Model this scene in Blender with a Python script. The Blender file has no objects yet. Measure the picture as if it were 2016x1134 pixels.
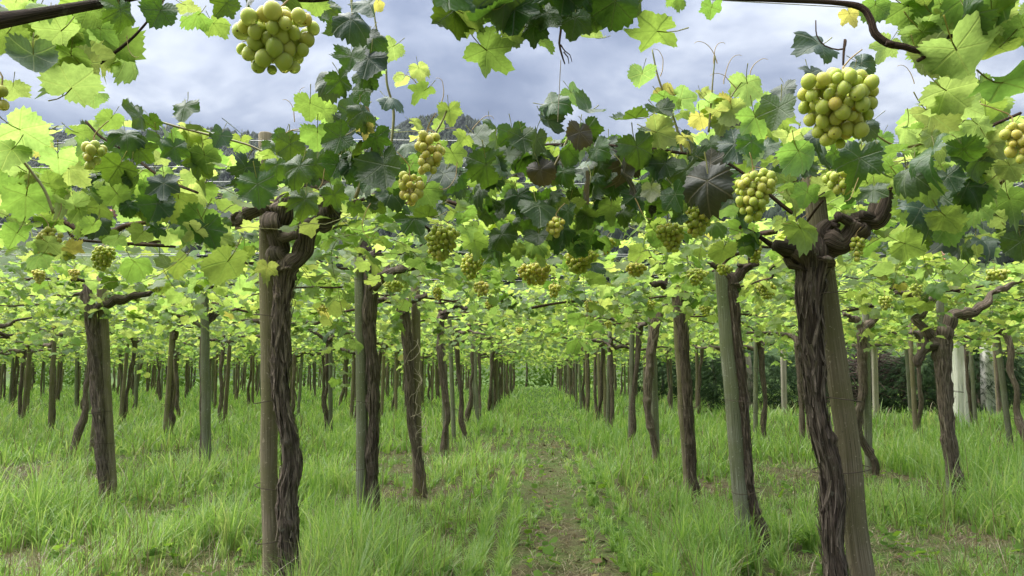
import bpy, math, random
import numpy as np
from mathutils import Vector, Matrix

# ------------------------------------------------------------------ camera, sky, sun, exposure
sc = bpy.context.scene
C = sc.collection
R = math.radians
F_PX, W_PX, H_PX = 1456.0, 2016.0, 1134.0
CAM_H = 1.05
PITCH, YAW = math.atan(161 / F_PX), math.atan(47 / F_PX)
cam_d = bpy.data.cameras.new('camera')
cam_d.lens = 36 * F_PX / W_PX
cam_d.sensor_width = 36
cam_d.clip_start = 0.02
cam_d.clip_end = 6000
cam = bpy.data.objects.new('camera', cam_d)
C.objects.link(cam)
cam.location = (0, 0, CAM_H)
cam.rotation_euler = (R(90) + PITCH, 0, YAW)
sc.camera = cam
CAM_M = (Matrix.Translation(cam.location) @ cam.rotation_euler.to_matrix().to_4x4())
CAM_R = np.array(cam.rotation_euler.to_matrix())

SUN_EL, SUN_AZ = 62.0, -75.0          # azimuth from +Y (down the rows) towards +X
SUN_STRENGTH = 1.5
SKY_STRENGTH = 0.052
sc.view_settings.view_transform = 'Standard'
sc.view_settings.look = 'None'
sc.view_settings.gamma = 1
sc.view_settings.exposure = 2.9
sc.render.engine = 'CYCLES'
cy = sc.cycles
cy.max_bounces = 9
cy.diffuse_bounces = 6
cy.glossy_bounces = 2
cy.transmission_bounces = 5
cy.transparent_max_bounces = 4
cy.caustics_reflective = False
cy.caustics_refractive = False
cy.use_denoising = True
cy.sample_clamp_indirect = 12

world = bpy.data.worlds.new('World')
sc.world = world
world.use_nodes = True
wt = world.node_tree
for n in list(wt.nodes):
    wt.nodes.remove(n)


class NB:
    """small node-building helper"""
    def __init__(s, nt): s.nt = nt
    def n(s, t, **kw):
        o = s.nt.nodes.new(t)
        for k, v in kw.items():
            setattr(o, k, v)
        return o
    def put(s, sock, v):
        if v is None: return
        if isinstance(v, bpy.types.NodeSocket): s.nt.links.new(v, sock)
        elif isinstance(v, (tuple, list)) and sock.type == 'RGBA' and len(v) == 3: sock.default_value = (*v, 1)
        else: sock.default_value = v
    def m(s, op, a, b=None, c=None, clamp=False):
        o = s.n('ShaderNodeMath', operation=op, use_clamp=clamp)
        s.put(o.inputs[0], a); s.put(o.inputs[1], b); s.put(o.inputs[2], c)
        return o.outputs[0]
    def mix(s, f, a, b, blend='MIX'):
        o = s.n('ShaderNodeMix', data_type='RGBA', blend_type=blend)
        s.put(o.inputs[0], f); s.put(o.inputs[6], a); s.put(o.inputs[7], b)
        return o.outputs[2]
    def noise(s, vec, scale, detail=3, rough=0.55, dist=0.0):
        o = s.n('ShaderNodeTexNoise')
        s.put(o.inputs['Vector'], vec); s.put(o.inputs['Scale'], scale); s.put(o.inputs['Detail'], detail)
        s.put(o.inputs['Roughness'], rough); s.put(o.inputs['Distortion'], dist)
        return o.outputs['Fac']
    def ramp(s, f, stops, interp='LINEAR'):
        o = s.n('ShaderNodeValToRGB')
        e = o.color_ramp.elements
        o.color_ramp.interpolation = interp
        while len(e) > 1: e.remove(e[0])
        e[0].position = stops[0][0]; e[0].color = (*stops[0][1], 1)
        for p, c in stops[1:]:
            k = e.new(p); k.color = (*c, 1)
        s.put(o.inputs[0], f)
        return o.outputs[0]
    def rng(s, f, a, b, c=0.0, d=1.0):
        o = s.n('ShaderNodeMapRange')
        for i, v in enumerate((f, a, b, c, d)): s.put(o.inputs[i], v)
        return o.outputs[0]
    def mapping(s, vec, scale=(1, 1, 1), loc=(0, 0, 0)):
        o = s.n('ShaderNodeMapping')
        s.put(o.inputs['Vector'], vec); o.inputs['Scale'].default_value = scale; o.inputs['Location'].default_value = loc
        return o.outputs[0]
    def bump(s, h, strength, dist, normal=None):
        o = s.n('ShaderNodeBump')
        s.put(o.inputs['Strength'], strength); s.put(o.inputs['Distance'], dist); s.put(o.inputs['Height'], h)
        s.put(o.inputs['Normal'], normal)
        return o.outputs[0]


b = NB(wt)
sky = b.n('ShaderNodeTexSky', sky_type='NISHITA')
sky.sun_disc = False
sky.sun_elevation = R(SUN_EL)
sky.sun_rotation = R(SUN_AZ)
sky.air_density = 1.0
sky.dust_density = 1.5
tc = b.n('ShaderNodeTexCoord')
sep = b.n('ShaderNodeSeparateXYZ')
b.put(sep.inputs[0], tc.outputs['Generated'])
zz = b.m('MAXIMUM', b.m('ADD', sep.outputs[2], 0.16), 0.08)
comb = b.n('ShaderNodeCombineXYZ')
b.put(comb.inputs[0], b.m('DIVIDE', sep.outputs[0], zz))
b.put(comb.inputs[1], b.m('DIVIDE', sep.outputs[1], zz))
comb.inputs[2].default_value = 3.7
n1 = b.noise(comb.outputs[0], 1.0, 6, 0.58, 0.5)
n2 = b.noise(comb.outputs[0], 2.6, 4, 0.5, 0.2)
cl = b.m('ADD', b.m('MULTIPLY', n1, 0.75), b.m('MULTIPLY', n2, 0.25))
cloud = b.ramp(cl, [(0.40, (0.46, 0.55, 0.84)), (0.47, (0.70, 0.81, 1.12)), (0.53, (1.12, 1.24, 1.55)), (0.60, (2.1, 2.22, 2.42))])
col = b.mix(0.92, sky.outputs[0], cloud)
# an overcast sky is brighter overhead than near the horizon (CIE overcast sky)
lum = b.m('DIVIDE', b.m('ADD', 1.0, b.m('MULTIPLY', b.m('MAXIMUM', sep.outputs[2], 0.0), 2.0)), 1.6)
lc = b.n('ShaderNodeCombineXYZ')
for i in range(3): b.put(lc.inputs[i], lum)
col = b.mix(1.0, col, lc.outputs[0], 'MULTIPLY')
bg = b.n('ShaderNodeBackground')
b.put(bg.inputs[0], col)
bg.inputs[1].default_value = SKY_STRENGTH
out = b.n('ShaderNodeOutputWorld')
wt.links.new(bg.outputs[0], out.inputs[0])

sun_d = bpy.data.lights.new('sun', 'SUN')
sun_d.energy = SUN_STRENGTH
sun_d.angle = R(85)
sun_d.color = (1.0, 0.97, 0.92)
sun = bpy.data.objects.new('sun', sun_d)
C.objects.link(sun)
sdir = Vector((math.sin(R(SUN_AZ)) * math.cos(R(SUN_EL)), math.cos(R(SUN_AZ)) * math.cos(R(SUN_EL)), math.sin(R(SUN_EL))))
sun.rotation_euler = sdir.to_track_quat('Z', 'Y').to_euler()
sun.location = (0, 0, 30)

# ------------------------------------------------------------------ general helpers
rng = np.random.default_rng(11)
random.seed(11)


def ray(px, py):
    v = CAM_R @ np.array([(px - W_PX / 2) / F_PX, (H_PX / 2 - py) / F_PX, -1.0])
    return v


def P(px, py, Y):
    """the world point seen at photo pixel (px, py) at Y metres down the rows"""
    v = ray(px, py)
    t = Y / v[1]
    return np.array([v[0] * t, Y, CAM_H + v[2] * t])


def project(p):
    q = CAM_R.T @ (np.asarray(p, float) - np.array([0, 0, CAM_H])).T
    z = -q[2]
    z = np.where(np.abs(z) < 1e-4, 1e-4, z)
    return W_PX / 2 + F_PX * q[0] / z, H_PX / 2 - F_PX * q[1] / z, z


def nrm(v):
    v = np.asarray(v, float)
    return v / (np.linalg.norm(v, axis=-1, keepdims=True) + 1e-12)


_tab = np.random.default_rng(5).random(65536)


def _h(i, j, s): return _tab[(i * 7919 + j * 104729 + s * 1299721) % 65536]


def vnoise(u, v, s=0, pu=None):
    iu, iv = np.floor(u).astype(np.int64), np.floor(v).astype(np.int64)
    fu, fv = u - iu, v - iv
    fu, fv = fu * fu * (3 - 2 * fu), fv * fv * (3 - 2 * fv)
    a, c = iu, iu + 1
    if pu: a, c = a % pu, c % pu
    return (_h(a, iv, s) * (1 - fu) + _h(c, iv, s) * fu) * (1 - fv) + (_h(a, iv + 1, s) * (1 - fu) + _h(c, iv + 1, s) * fu) * fv


def make_mesh(name, V, polys, mats, midx=None, uv=None, smooth=True):
    """polys: list of int arrays (n,3) or (n,4); midx per poly; uv per vertex"""
    me = bpy.data.meshes.new(name)
    V = np.asarray(V, np.float32)
    polys = [np.asarray(p, np.int32) for p in polys if len(p)]
    loops = np.concatenate([p.ravel() for p in polys])
    tot = np.concatenate([np.full(len(p), p.shape[1], np.int32) for p in polys])
    st = np.concatenate([[0], np.cumsum(tot)[:-1]]).astype(np.int32)
    me.vertices.add(len(V)); me.vertices.foreach_set('co', V.ravel())
    me.loops.add(len(loops)); me.loops.foreach_set('vertex_index', loops)
    me.polygons.add(len(tot)); me.polygons.foreach_set('loop_start', st); me.polygons.foreach_set('loop_total', tot)
    if midx is not None: me.polygons.foreach_set('material_index', np.asarray(midx, np.int32))
    me.polygons.foreach_set('use_smooth', np.full(len(tot), bool(smooth)))
    if uv is not None:
        l = me.uv_layers.new(name='UVMap')
        l.data.foreach_set('uv', np.asarray(uv, np.float32)[loops].ravel())
    for m in (mats if isinstance(mats, (list, tuple)) else [mats]):
        me.materials.append(m)
    me.update(calc_edges=True)
    return me


def link(name, data, parent=None, loc=None):
    o = bpy.data.objects.new(name, data)
    C.objects.link(o)
    if parent is not None: o.parent = parent
    if loc is not None: o.location = loc
    return o


def tag(o, label=None, cat=None, group=None, kind=None):
    if label: o['label'] = label
    if cat: o['category'] = cat
    if group: o['group'] = group
    if kind: o['kind'] = kind
    return o


def thing(name, label, cat, loc=(0, 0, 0), group=None):
    return tag(link(name, None, loc=loc), label, cat, group)


def spline(pts, ds):
    """Catmull-Rom through pts (n,k), resampled at about ds"""
    pts = np.asarray(pts, float)
    q = np.vstack([2 * pts[0] - pts[1], pts, 2 * pts[-1] - pts[-2]])
    outp = []
    for i in range(1, len(q) - 2):
        n = max(1, int(math.ceil(np.linalg.norm((q[i + 1] - q[i])[:3]) / ds)))
        t = (np.arange(n) / n)[:, None]
        p0, p1, p2, p3 = q[i - 1], q[i], q[i + 1], q[i + 2]
        outp.append(0.5 * (2 * p1 + (p2 - p0) * t + (2 * p0 - 5 * p1 + 4 * p2 - p3) * t ** 2 + (3 * p1 - p0 - 3 * p2 + p3) * t ** 3))
    outp.append(pts[-1:])
    return np.vstack(outp)


def tube(pts, rad, ns=8, ds=0.05, ridge=0.0, seed=0, knots=0.0, cap=True, lump=0.0):
    """swept tube; returns V, polys, uv.  ridge: bark furrow depth as a share of radius"""
    pts = np.asarray(pts, float)
    rad = np.broadcast_to(np.asarray(rad, float), (len(pts),))
    s = spline(np.column_stack([pts, rad]), ds)
    p, r = s[:, :3], np.maximum(s[:, 3], 0.0006)
    n = len(p)
    tan = nrm(np.gradient(p, axis=0)) if n > 1 else np.array([[0, 0, 1.0]])
    L = np.concatenate([[0], np.cumsum(np.linalg.norm(np.diff(p, axis=0), axis=1))])
    up = np.array([0, 1.0, 0]) if abs(tan[0][1]) < 0.9 else np.array([1.0, 0, 0])
    a = nrm(up - tan[0] * (up @ tan[0]))
    A = [a]
    for i in range(1, n):
        a = a - tan[i] * (a @ tan[i]); a = a / (np.linalg.norm(a) + 1e-9); A.append(a)
    A = np.array(A); B = np.cross(tan, A)
    th = np.arange(ns) / ns * 2 * math.pi
    rr = np.repeat(r[:, None], ns, 1)
    if ridge or lump or knots:
        U = np.tile(np.arange(ns) / ns, (n, 1)); Lg = np.repeat(L[:, None], ns, 1)
        tw = Lg * 0.35 + 0.25 * vnoise(Lg * 3, Lg * 0, seed + 9)
        k = max(5, ns // 3)
        f1 = vnoise((U + tw) * k, Lg * 5, seed + 1, k)
        f2 = vnoise((U + tw) * k * 2, Lg * 11, seed + 2, k * 2)
        f3 = vnoise(U * 3, Lg * 9, seed + 3, 3)
        rr = rr * (1 + ridge * (1.2 * (np.abs(f1 - 0.5) * 2 - 0.5) + 0.7 * (f2 - 0.5)) + lump * (f3 - 0.5) * 2)
        if knots:
            kn = vnoise(U * 4, Lg * 14, seed + 4, 4)
            rr = rr * (1 + knots * np.clip(kn - 0.72, 0, 1) * 3)
    V = p[:, None, :] + rr[..., None] * (np.cos(th)[None, :, None] * A[:, None, :] + np.sin(th)[None, :, None] * B[:, None, :])
    V = V.reshape(-1, 3)
    i, j = np.meshgrid(np.arange(n - 1), np.arange(ns), indexing='ij')
    i, j = i.ravel(), j.ravel()
    j2 = (j + 1) % ns
    Q = np.column_stack([i * ns + j, i * ns + j2, (i + 1) * ns + j2, (i + 1) * ns + j])
    uv = np.column_stack([np.abs(np.tile(np.arange(ns) / ns, n) * 2 - 1), np.repeat(L, ns)])
    polys = [Q]
    if cap:
        V = np.vstack([V, p[0] - tan[0] * r[0] * 0.25, p[-1] + tan[-1] * r[-1] * 0.35])
        uv = np.vstack([uv, [0.5, 0], [0.5, L[-1]]])
        c0, c1 = n * ns, n * ns + 1
        jj = np.arange(ns); k2 = (jj + 1) % ns
        polys.append(np.vstack([np.column_stack([np.full(ns, c0), k2, jj]), np.column_stack([np.full(ns, c1), (n - 1) * ns + jj, (n - 1) * ns + k2])]))
    return V, polys, uv


class MB:
    """collects geometry into one mesh"""
    def __init__(s): s.V, s.q, s.t, s.uv, s.n, s.qm, s.tm = [], [], [], [], 0, [], []
    def add(s, V, polys, uv=None, mat=0):
        for p in polys:
            p = np.asarray(p)
            if not len(p): continue
            (s.q if p.shape[1] == 4 else s.t).append(p + s.n)
            (s.qm if p.shape[1] == 4 else s.tm).append(np.full(len(p), mat))
        s.V.append(np.asarray(V)); s.uv.append(np.zeros((len(V), 2)) if uv is None else uv); s.n += len(V)
        return s
    def mesh(s, name, mats, smooth=True):
        polys, mi = [], []
        if s.q: polys.append(np.vstack(s.q)); mi.append(np.concatenate(s.qm))
        if s.t: polys.append(np.vstack(s.t)); mi.append(np.concatenate(s.tm))
        return make_mesh(name, np.vstack(s.V), polys, mats, np.concatenate(mi), np.vstack(s.uv), smooth)


def box(x0, x1, y0, y1, z0, z1):
    V = np.array([[x, y, z] for z in (z0, z1) for y in (y0, y1) for x in (x0, x1)], float)
    return V, [np.array([[0, 2, 3, 1], [4, 5, 7, 6], [0, 1, 5, 4], [2, 6, 7, 3], [0, 4, 6, 2], [1, 3, 7, 5]])], None

# ------------------------------------------------------------------ materials


def new_mat(name):
    m = bpy.data.materials.new(name)
    m.use_nodes = True
    nt = m.node_tree
    for n in list(nt.nodes): nt.nodes.remove(n)
    bb = NB(nt)
    o = bb.n('ShaderNodeOutputMaterial')
    return m, bb, o


def principled(bb, o, col, rough=0.6, spec=0.5, normal=None, **kw):
    p = bb.n('ShaderNodeBsdfPrincipled')
    bb.put(p.inputs['Base Color'], col); bb.put(p.inputs['Roughness'], rough); bb.put(p.inputs['Specular IOR Level'], spec)
    bb.put(p.inputs['Normal'], normal)
    for k, v in kw.items(): bb.put(p.inputs[k.replace('_', ' ')], v)
    if o is not None: bb.nt.links.new(p.outputs[0], o.inputs[0])
    return p


def leaf_material(name, top, under, trans, rough, share, vein_trans, veins=True, var=0.35, bumpy=1.0):
    m, bb, o = new_mat(name)
    info, geo, uvn = bb.n('ShaderNodeObjectInfo'), bb.n('ShaderNodeNewGeometry'), bb.n('ShaderNodeUVMap')
    r = bb.m('FRACT', bb.m('ADD', info.outputs['Random'], geo.outputs['Random Per Island']))
    r2 = bb.m('FRACT', bb.m('MULTIPLY', r, 7.31))
    s = bb.n('ShaderNodeSeparateXYZ'); bb.put(s.inputs[0], uvn.outputs[0])
    ax, y = bb.m('ABSOLUTE', s.outputs[0]), s.outputs[1]
    petiole = bb.m('GREATER_THAN', y, 2.0)
    vein = 0.0
    nz = bb.noise(uvn.outputs[0], 5.0, 3, 0.6)
    h = bb.m('MULTIPLY', nz, 0.5)
    if veins:
        best, sec = None, None
        for a in (0, 54, 116):
            sn, cs = math.sin(R(a)), math.cos(R(a))
            t = bb.m('ADD', bb.m('MULTIPLY', ax, sn), bb.m('MULTIPLY', y, cs))
            d = bb.m('ABSOLUTE', bb.m('SUBTRACT', bb.m('MULTIPLY', ax, cs), bb.m('MULTIPLY', y, sn)))
            d = bb.m('ADD', d, bb.m('MULTIPLY', bb.m('LESS_THAN', t, 0.0), 9.0))
            f = bb.m('ABSOLUTE', bb.m('SUBTRACT', bb.m('FRACT', bb.m('MULTIPLY', bb.m('SUBTRACT', t, bb.m('MULTIPLY', d, 0.75)), 7.5)), 0.5))
            if best is None: best, sec = d, f
            else:
                sel = bb.m('LESS_THAN', d, best)
                sec = bb.m('ADD', bb.m('MULTIPLY', f, sel), bb.m('MULTIPLY', sec, bb.m('SUBTRACT', 1.0, sel)))
                best = bb.m('MINIMUM', d, best)
        main = bb.rng(best, 0.008, 0.030, 1, 0)
        second = bb.m('MULTIPLY', bb.rng(sec, 0.02, 0.09, 1, 0), bb.rng(best, 0.04, 0.32, 0.28, 0.08))
        vein = bb.m('MAXIMUM', main, second)
        h = bb.m('SUBTRACT', bb.m('ADD', h, bb.m('MULTIPLY', bb.rng(sec, 0.0, 0.4, 0, 1), 0.07)), bb.m('MULTIPLY', main, 0.4))
    hue = bb.rng(r, 0, 1, 1 - var, 1 + var)
    blot = bb.rng(nz, 0.3, 0.7, 0.82, 1.15)
    k = bb.m('MULTIPLY', hue, blot)
    kk = bb.n('ShaderNodeCombineXYZ')
    bb.put(kk.inputs[0], bb.m('MULTIPLY', k, bb.rng(r2, 0, 1, 0.84, 1.14))); bb.put(kk.inputs[1], k); bb.put(kk.inputs[2], k)

    def vary(c): return bb.mix(1.0, c, kk.outputs[0], 'MULTIPLY')
    pale = (min(1, under[0] * 1.9 + .03), min(1, under[1] * 1.7 + .03), min(1, under[2] * 1.7 + .02))
    ct = bb.mix(bb.m('MULTIPLY', vein, 0.55), vary(top), pale)
    cu = bb.mix(bb.m('MULTIPLY', vein, 0.7), vary(under), pale)
    cbase = bb.mix(geo.outputs['Backfacing'], ct, cu)
    spot = bb.m('MULTIPLY', bb.rng(bb.noise(bb.mapping(uvn.outputs[0], (1, 1, 1)), 9.0, 2, 0.5), 0.70, 0.75), bb.rng(r2, 0.55, 0.75, 0, .8))
    cbase = bb.mix(spot, cbase, (0.10, 0.06, 0.025))
    stalk = (0.26, 0.27, 0.08)
    cbase = bb.mix(petiole, cbase, stalk)
    ctr = bb.mix(bb.m('MULTIPLY', vein, 0.8), vary(trans), tuple(x * vein_trans for x in trans))
    ctr = bb.mix(petiole, ctr, (0.35, 0.34, 0.08))
    nm = bb.bump(h, 0.4 * bumpy, 0.010)
    rg = bb.m('ADD', bb.mix(geo.outputs['Backfacing'], (rough,) * 3, (0.75,) * 3), bb.m('MULTIPLY', bb.m('SUBTRACT', nz, 0.5), 0.25))
    p = principled(bb, None, cbase, rg, 0.42, nm)
    t = bb.n('ShaderNodeBsdfTranslucent'); bb.put(t.inputs[0], ctr); bb.put(t.inputs[1], nm)
    mx = bb.n('ShaderNodeMixShader'); mx.inputs[0].default_value = share
    bb.nt.links.new(p.outputs[0], mx.inputs[1]); bb.nt.links.new(t.outputs[0], mx.inputs[2])
    bb.nt.links.new(mx.outputs[0], o.inputs[0])
    return m


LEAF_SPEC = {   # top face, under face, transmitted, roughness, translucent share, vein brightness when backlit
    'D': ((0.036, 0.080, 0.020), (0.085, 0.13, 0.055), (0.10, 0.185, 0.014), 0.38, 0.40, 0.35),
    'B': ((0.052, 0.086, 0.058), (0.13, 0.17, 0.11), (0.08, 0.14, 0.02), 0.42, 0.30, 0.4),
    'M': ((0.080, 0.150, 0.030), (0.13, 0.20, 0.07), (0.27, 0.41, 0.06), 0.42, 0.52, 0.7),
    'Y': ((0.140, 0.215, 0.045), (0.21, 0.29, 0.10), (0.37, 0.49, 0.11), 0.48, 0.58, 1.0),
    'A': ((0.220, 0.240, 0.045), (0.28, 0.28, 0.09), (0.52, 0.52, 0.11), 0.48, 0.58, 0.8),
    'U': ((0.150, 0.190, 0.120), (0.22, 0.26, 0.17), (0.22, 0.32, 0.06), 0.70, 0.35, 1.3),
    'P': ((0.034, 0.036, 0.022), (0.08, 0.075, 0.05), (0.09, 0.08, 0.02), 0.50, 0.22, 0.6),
}
LM = {k: leaf_material('vine_leaf_' + n, *LEAF_SPEC[k], var=0.25) for k, n in
      (('D', 'dark'), ('B', 'bluish'), ('M', 'mid'), ('Y', 'young'), ('A', 'golden'), ('U', 'felted'), ('P', 'browned'))}
CM = [leaf_material('crown_leaf_' + n, *q, veins=False, var=0.22) for n, q in (
    ('dark', ((0.05, 0.105, 0.026), (0.10, 0.15, 0.06), (0.20, 0.34, 0.045), 0.42, 0.50, 0.5)),
    ('mid', ((0.09, 0.16, 0.034), (0.14, 0.21, 0.08), (0.38, 0.52, 0.09), 0.45, 0.58, 0.7)),
    ('young', ((0.13, 0.205, 0.045), (0.20, 0.28, 0.10), (0.45, 0.59, 0.125), 0.48, 0.60, 1.0)),
    ('golden', ((0.20, 0.235, 0.05), (0.26, 0.28, 0.10), (0.55, 0.58, 0.11), 0.48, 0.60, 1.0)))]


def bark_material(name, dark, light, moss=0.5, scale=1.0):
    m, bb, o = new_mat(name)
    uvn, geo, info = bb.n('ShaderNodeUVMap'), bb.n('ShaderNodeNewGeometry'), bb.n('ShaderNodeObjectInfo')
    tcn = bb.n('ShaderNodeTexCoord')
    v1 = bb.mapping(uvn.outputs[0], (11 * scale, 5.0, 1))
    v2 = bb.mapping(uvn.outputs[0], (30 * scale, 13.0, 1))
    a = bb.noise(v1, 1.6, 5, 0.62, 0.7)
    c = bb.noise(v2, 1.5, 4, 0.6, 0.4)
    f = bb.m('ADD', bb.m('MULTIPLY', a, 0.62), bb.m('MULTIPLY', c, 0.38))
    mid = tuple((x + y) * 0.42 for x, y in zip(dark, light))
    col = bb.ramp(f, [(0.38, dark), (0.5, mid), (0.62, light)])
    big = bb.noise(tcn.outputs['Object'], 5.0, 3)
    col = bb.mix(bb.m('MULTIPLY', bb.rng(big, 0.52, 0.72), moss), col, (0.075, 0.085, 0.025))
    lich = bb.noise(tcn.outputs['Object'], 26.0, 4, 0.7)
    col = bb.mix(bb.m('MULTIPLY', bb.rng(lich, 0.60, 0.68), 0.55 * (moss > .2)), col, (0.30, 0.29, 0.22))
    hue = bb.rng(info.outputs['Random'], 0, 1, 0.8, 1.25)
    k = bb.n('ShaderNodeCombineXYZ')
    for i in range(3): bb.put(k.inputs[i], hue)
    col = bb.mix(1.0, col, k.outputs[0], 'MULTIPLY')
    nm = bb.bump(f, 1.0, 0.03)
    principled(bb, o, col, 0.9, 0.2, nm)
    return m


M_BARK = bark_material('vine_bark', (0.024, 0.018, 0.014), (0.31, 0.24, 0.19), 0.35)
M_BARK_DARK = bark_material('vine_bark_dark', (0.022, 0.016, 0.013), (0.22, 0.165, 0.13), 0.25)
M_STRIP = bark_material('bark_strips', (0.045, 0.033, 0.026), (0.36, 0.285, 0.23), 0.15, 0.5)
M_CANE = bark_material('vine_cane', (0.035, 0.022, 0.015), (0.17, 0.11, 0.075), 0.1, 0.5)


def post_material(name, base, algae, pale):
    m, bb, o = new_mat(name)
    uvn, tcn, info = bb.n('ShaderNodeUVMap'), bb.n('ShaderNodeTexCoord'), bb.n('ShaderNodeObjectInfo')
    g = bb.noise(bb.mapping(uvn.outputs[0], (26, 2.2, 1)), 1.5, 5, 0.6, 0.3)
    sp = bb.noise(tcn.outputs['Object'], 70, 3, 0.7)
    bg_ = bb.noise(tcn.outputs['Object'], 4.0, 3, 0.55)
    col = bb.ramp(g, [(0.33, tuple(x * 0.18 for x in base)), (0.37, tuple(x * 0.65 for x in base)), (0.5, base), (0.68, pale)])
    col = bb.mix(bb.m('MULTIPLY', bb.rng(bg_, 0.38, 0.62), 0.75), col, algae)
    col = bb.mix(bb.m('MULTIPLY', bb.rng(sp, 0.62, 0.70), 0.6), col, tuple(min(1, x * 1.6) for x in pale))
    col = bb.mix(bb.m('MULTIPLY', bb.rng(sp, 0.36, 0.30), 0.5), col, tuple(x * 0.35 for x in base))
    hue = bb.rng(info.outputs['Random'], 0, 1, 0.8, 1.2)
    k = bb.n('ShaderNodeCombineXYZ')
    for i in range(3): bb.put(k.inputs[i], hue)
    col = bb.mix(1.0, col, k.outputs[0], 'MULTIPLY')
    nm = bb.bump(bb.m('ADD', g, bb.m('MULTIPLY', sp, 0.3)), 0.6, 0.006)
    principled(bb, o, col, 0.85, 0.25, nm)
    return m


M_POST = post_material('weathered_post', (0.19, 0.155, 0.105), (0.14, 0.13, 0.058), (0.33, 0.28, 0.21))
M_POST_G = post_material('greenish_post', (0.17, 0.17, 0.12), (0.13, 0.145, 0.07), (0.32, 0.33, 0.27))
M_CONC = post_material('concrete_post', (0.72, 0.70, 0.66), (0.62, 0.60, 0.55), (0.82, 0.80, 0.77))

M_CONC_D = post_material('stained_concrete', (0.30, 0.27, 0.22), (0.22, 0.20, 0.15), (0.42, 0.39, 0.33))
m, bb, o = new_mat('galvanised_wire'); principled(bb, o, (0.50, 0.50, 0.49), 0.5, 0.5, Metallic=0.3); M_WIRE = m
m, bb, o = new_mat('rusty_tie_wire'); principled(bb, o, (0.075, 0.055, 0.04), 0.7, 0.4, Metallic=0.3); M_TIE = m
m, bb, o = new_mat('pale_string'); principled(bb, o, (0.45, 0.38, 0.28), 0.8); M_STRING = m

m, bb, o = new_mat('green_shoot')
uvn = bb.n('ShaderNodeUVMap')
c = bb.ramp(bb.noise(bb.mapping(uvn.outputs[0], (1, 4, 1)), 2), [(0.35, (0.16, 0.20, 0.045)), (0.65, (0.20, 0.13, 0.05))])
principled(bb, o, c, 0.5, 0.4); M_SHOOT = m

m, bb, o = new_mat('tendril')
principled(bb, o, (0.34, 0.24, 0.09), 0.5, 0.4); M_TENDRIL = m


def berry_material(name, c0, c1, c2):
    m, bb, o = new_mat(name)
    info, tcn, geo = bb.n('ShaderNodeObjectInfo'), bb.n('ShaderNodeTexCoord'), bb.n('ShaderNodeNewGeometry')
    r = bb.m('FRACT', bb.m('ADD', info.outputs['Random'], geo.outputs['Random Per Island']))
    col = bb.ramp(r, [(0.0, c0), (0.6, c1), (1.0, c2)])
    nz = bb.noise(tcn.outputs['Object'], 1.2, 3)
    bloom = bb.noise(tcn.outputs['Object'], 3.0, 5, 0.7)
    col = bb.mix(bb.rng(nz, 0.35, 0.75, 0, 0.35), col, c2)
    col = bb.mix(bb.rng(bloom, 0.45, 0.7, 0.0, 0.16), col, (0.50, 0.54, 0.30))
    fleck = bb.noise(tcn.outputs['Object'], 5.0, 4, 0.75)
    col = bb.mix(bb.rng(fleck, 0.64, 0.72, 0, .55), col, (0.20, 0.13, 0.05))
    uvn = bb.n('ShaderNodeUVMap')
    sp = bb.n('ShaderNodeSeparateXYZ'); bb.put(sp.inputs[0], uvn.outputs[0])
    dot = bb.rng(sp.outputs[1], 0.045, 0.03, 0, 1)
    col = bb.mix(dot, col, (0.07, 0.04, 0.02))
    p = principled(bb, o, col, bb.rng(bloom, 0.3, 0.7, 0.34, 0.52), 0.36)
    p.inputs['Subsurface Weight'].default_value = 1.0
    p.inputs['Subsurface Radius'].default_value = (0.9, 1.0, 0.25)
    p.inputs['Subsurface Scale'].default_value = 0.016
    p.inputs['Transmission Weight'].default_value = 0.22
    p.inputs['IOR'].default_value = 1.36
    p.subsurface_method = 'RANDOM_WALK'
    return m


M_BERRY_G = berry_material('green_berry', (0.38, 0.47, 0.085), (0.47, 0.53, 0.11), (0.55, 0.52, 0.12))
M_BERRY_A = berry_material('amber_berry', (0.44, 0.48, 0.09), (0.53, 0.50, 0.11), (0.56, 0.47, 0.11))


def grass_material(name, stops, trans, share=0.45):
    m, bb, o = new_mat(name)
    geo, uvn = bb.n('ShaderNodeNewGeometry'), bb.n('ShaderNodeUVMap')
    tcn = bb.n('ShaderNodeTexCoord')
    big = bb.noise(tcn.outputs['Object'], 0.9, 3)
    f = bb.m('ADD', bb.m('MULTIPLY', geo.outputs['Random Per Island'], 0.62), bb.m('MULTIPLY', bb.m('SUBTRACT', big, 0.5), 0.9), clamp=True)
    f = bb.m('ADD', f, 0.18)
    col = bb.ramp(f, stops)
    p = principled(bb, None, col, 0.33, 0.6)
    t = bb.n('ShaderNodeBsdfTranslucent')
    bb.put(t.inputs[0], bb.mix(1.0, col, trans, 'MULTIPLY'))
    mx = bb.n('ShaderNodeMixShader'); mx.inputs[0].default_value = share
    bb.nt.links.new(p.outputs[0], mx.inputs[1]); bb.nt.links.new(t.outputs[0], mx.inputs[2])
    bb.nt.links.new(mx.outputs[0], o.inputs[0])
    return m


M_GRASS = grass_material('grass_blades', [(0.0, (0.085, 0.175, 0.032)), (0.35, (0.155, 0.28, 0.060)), (0.62, (0.235, 0.36, 0.11)), (0.85, (0.33, 0.41, 0.18)), (1.0, (0.46, 0.44, 0.26))], (2.0, 1.9, 1.2))
M_DRY = grass_material('dry_straw', [(0.0, (0.10, 0.07, 0.035)), (0.5, (0.23, 0.18, 0.09)), (1.0, (0.34, 0.29, 0.17))], (0.8, 0.8, 0.7), 0.25)

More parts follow.
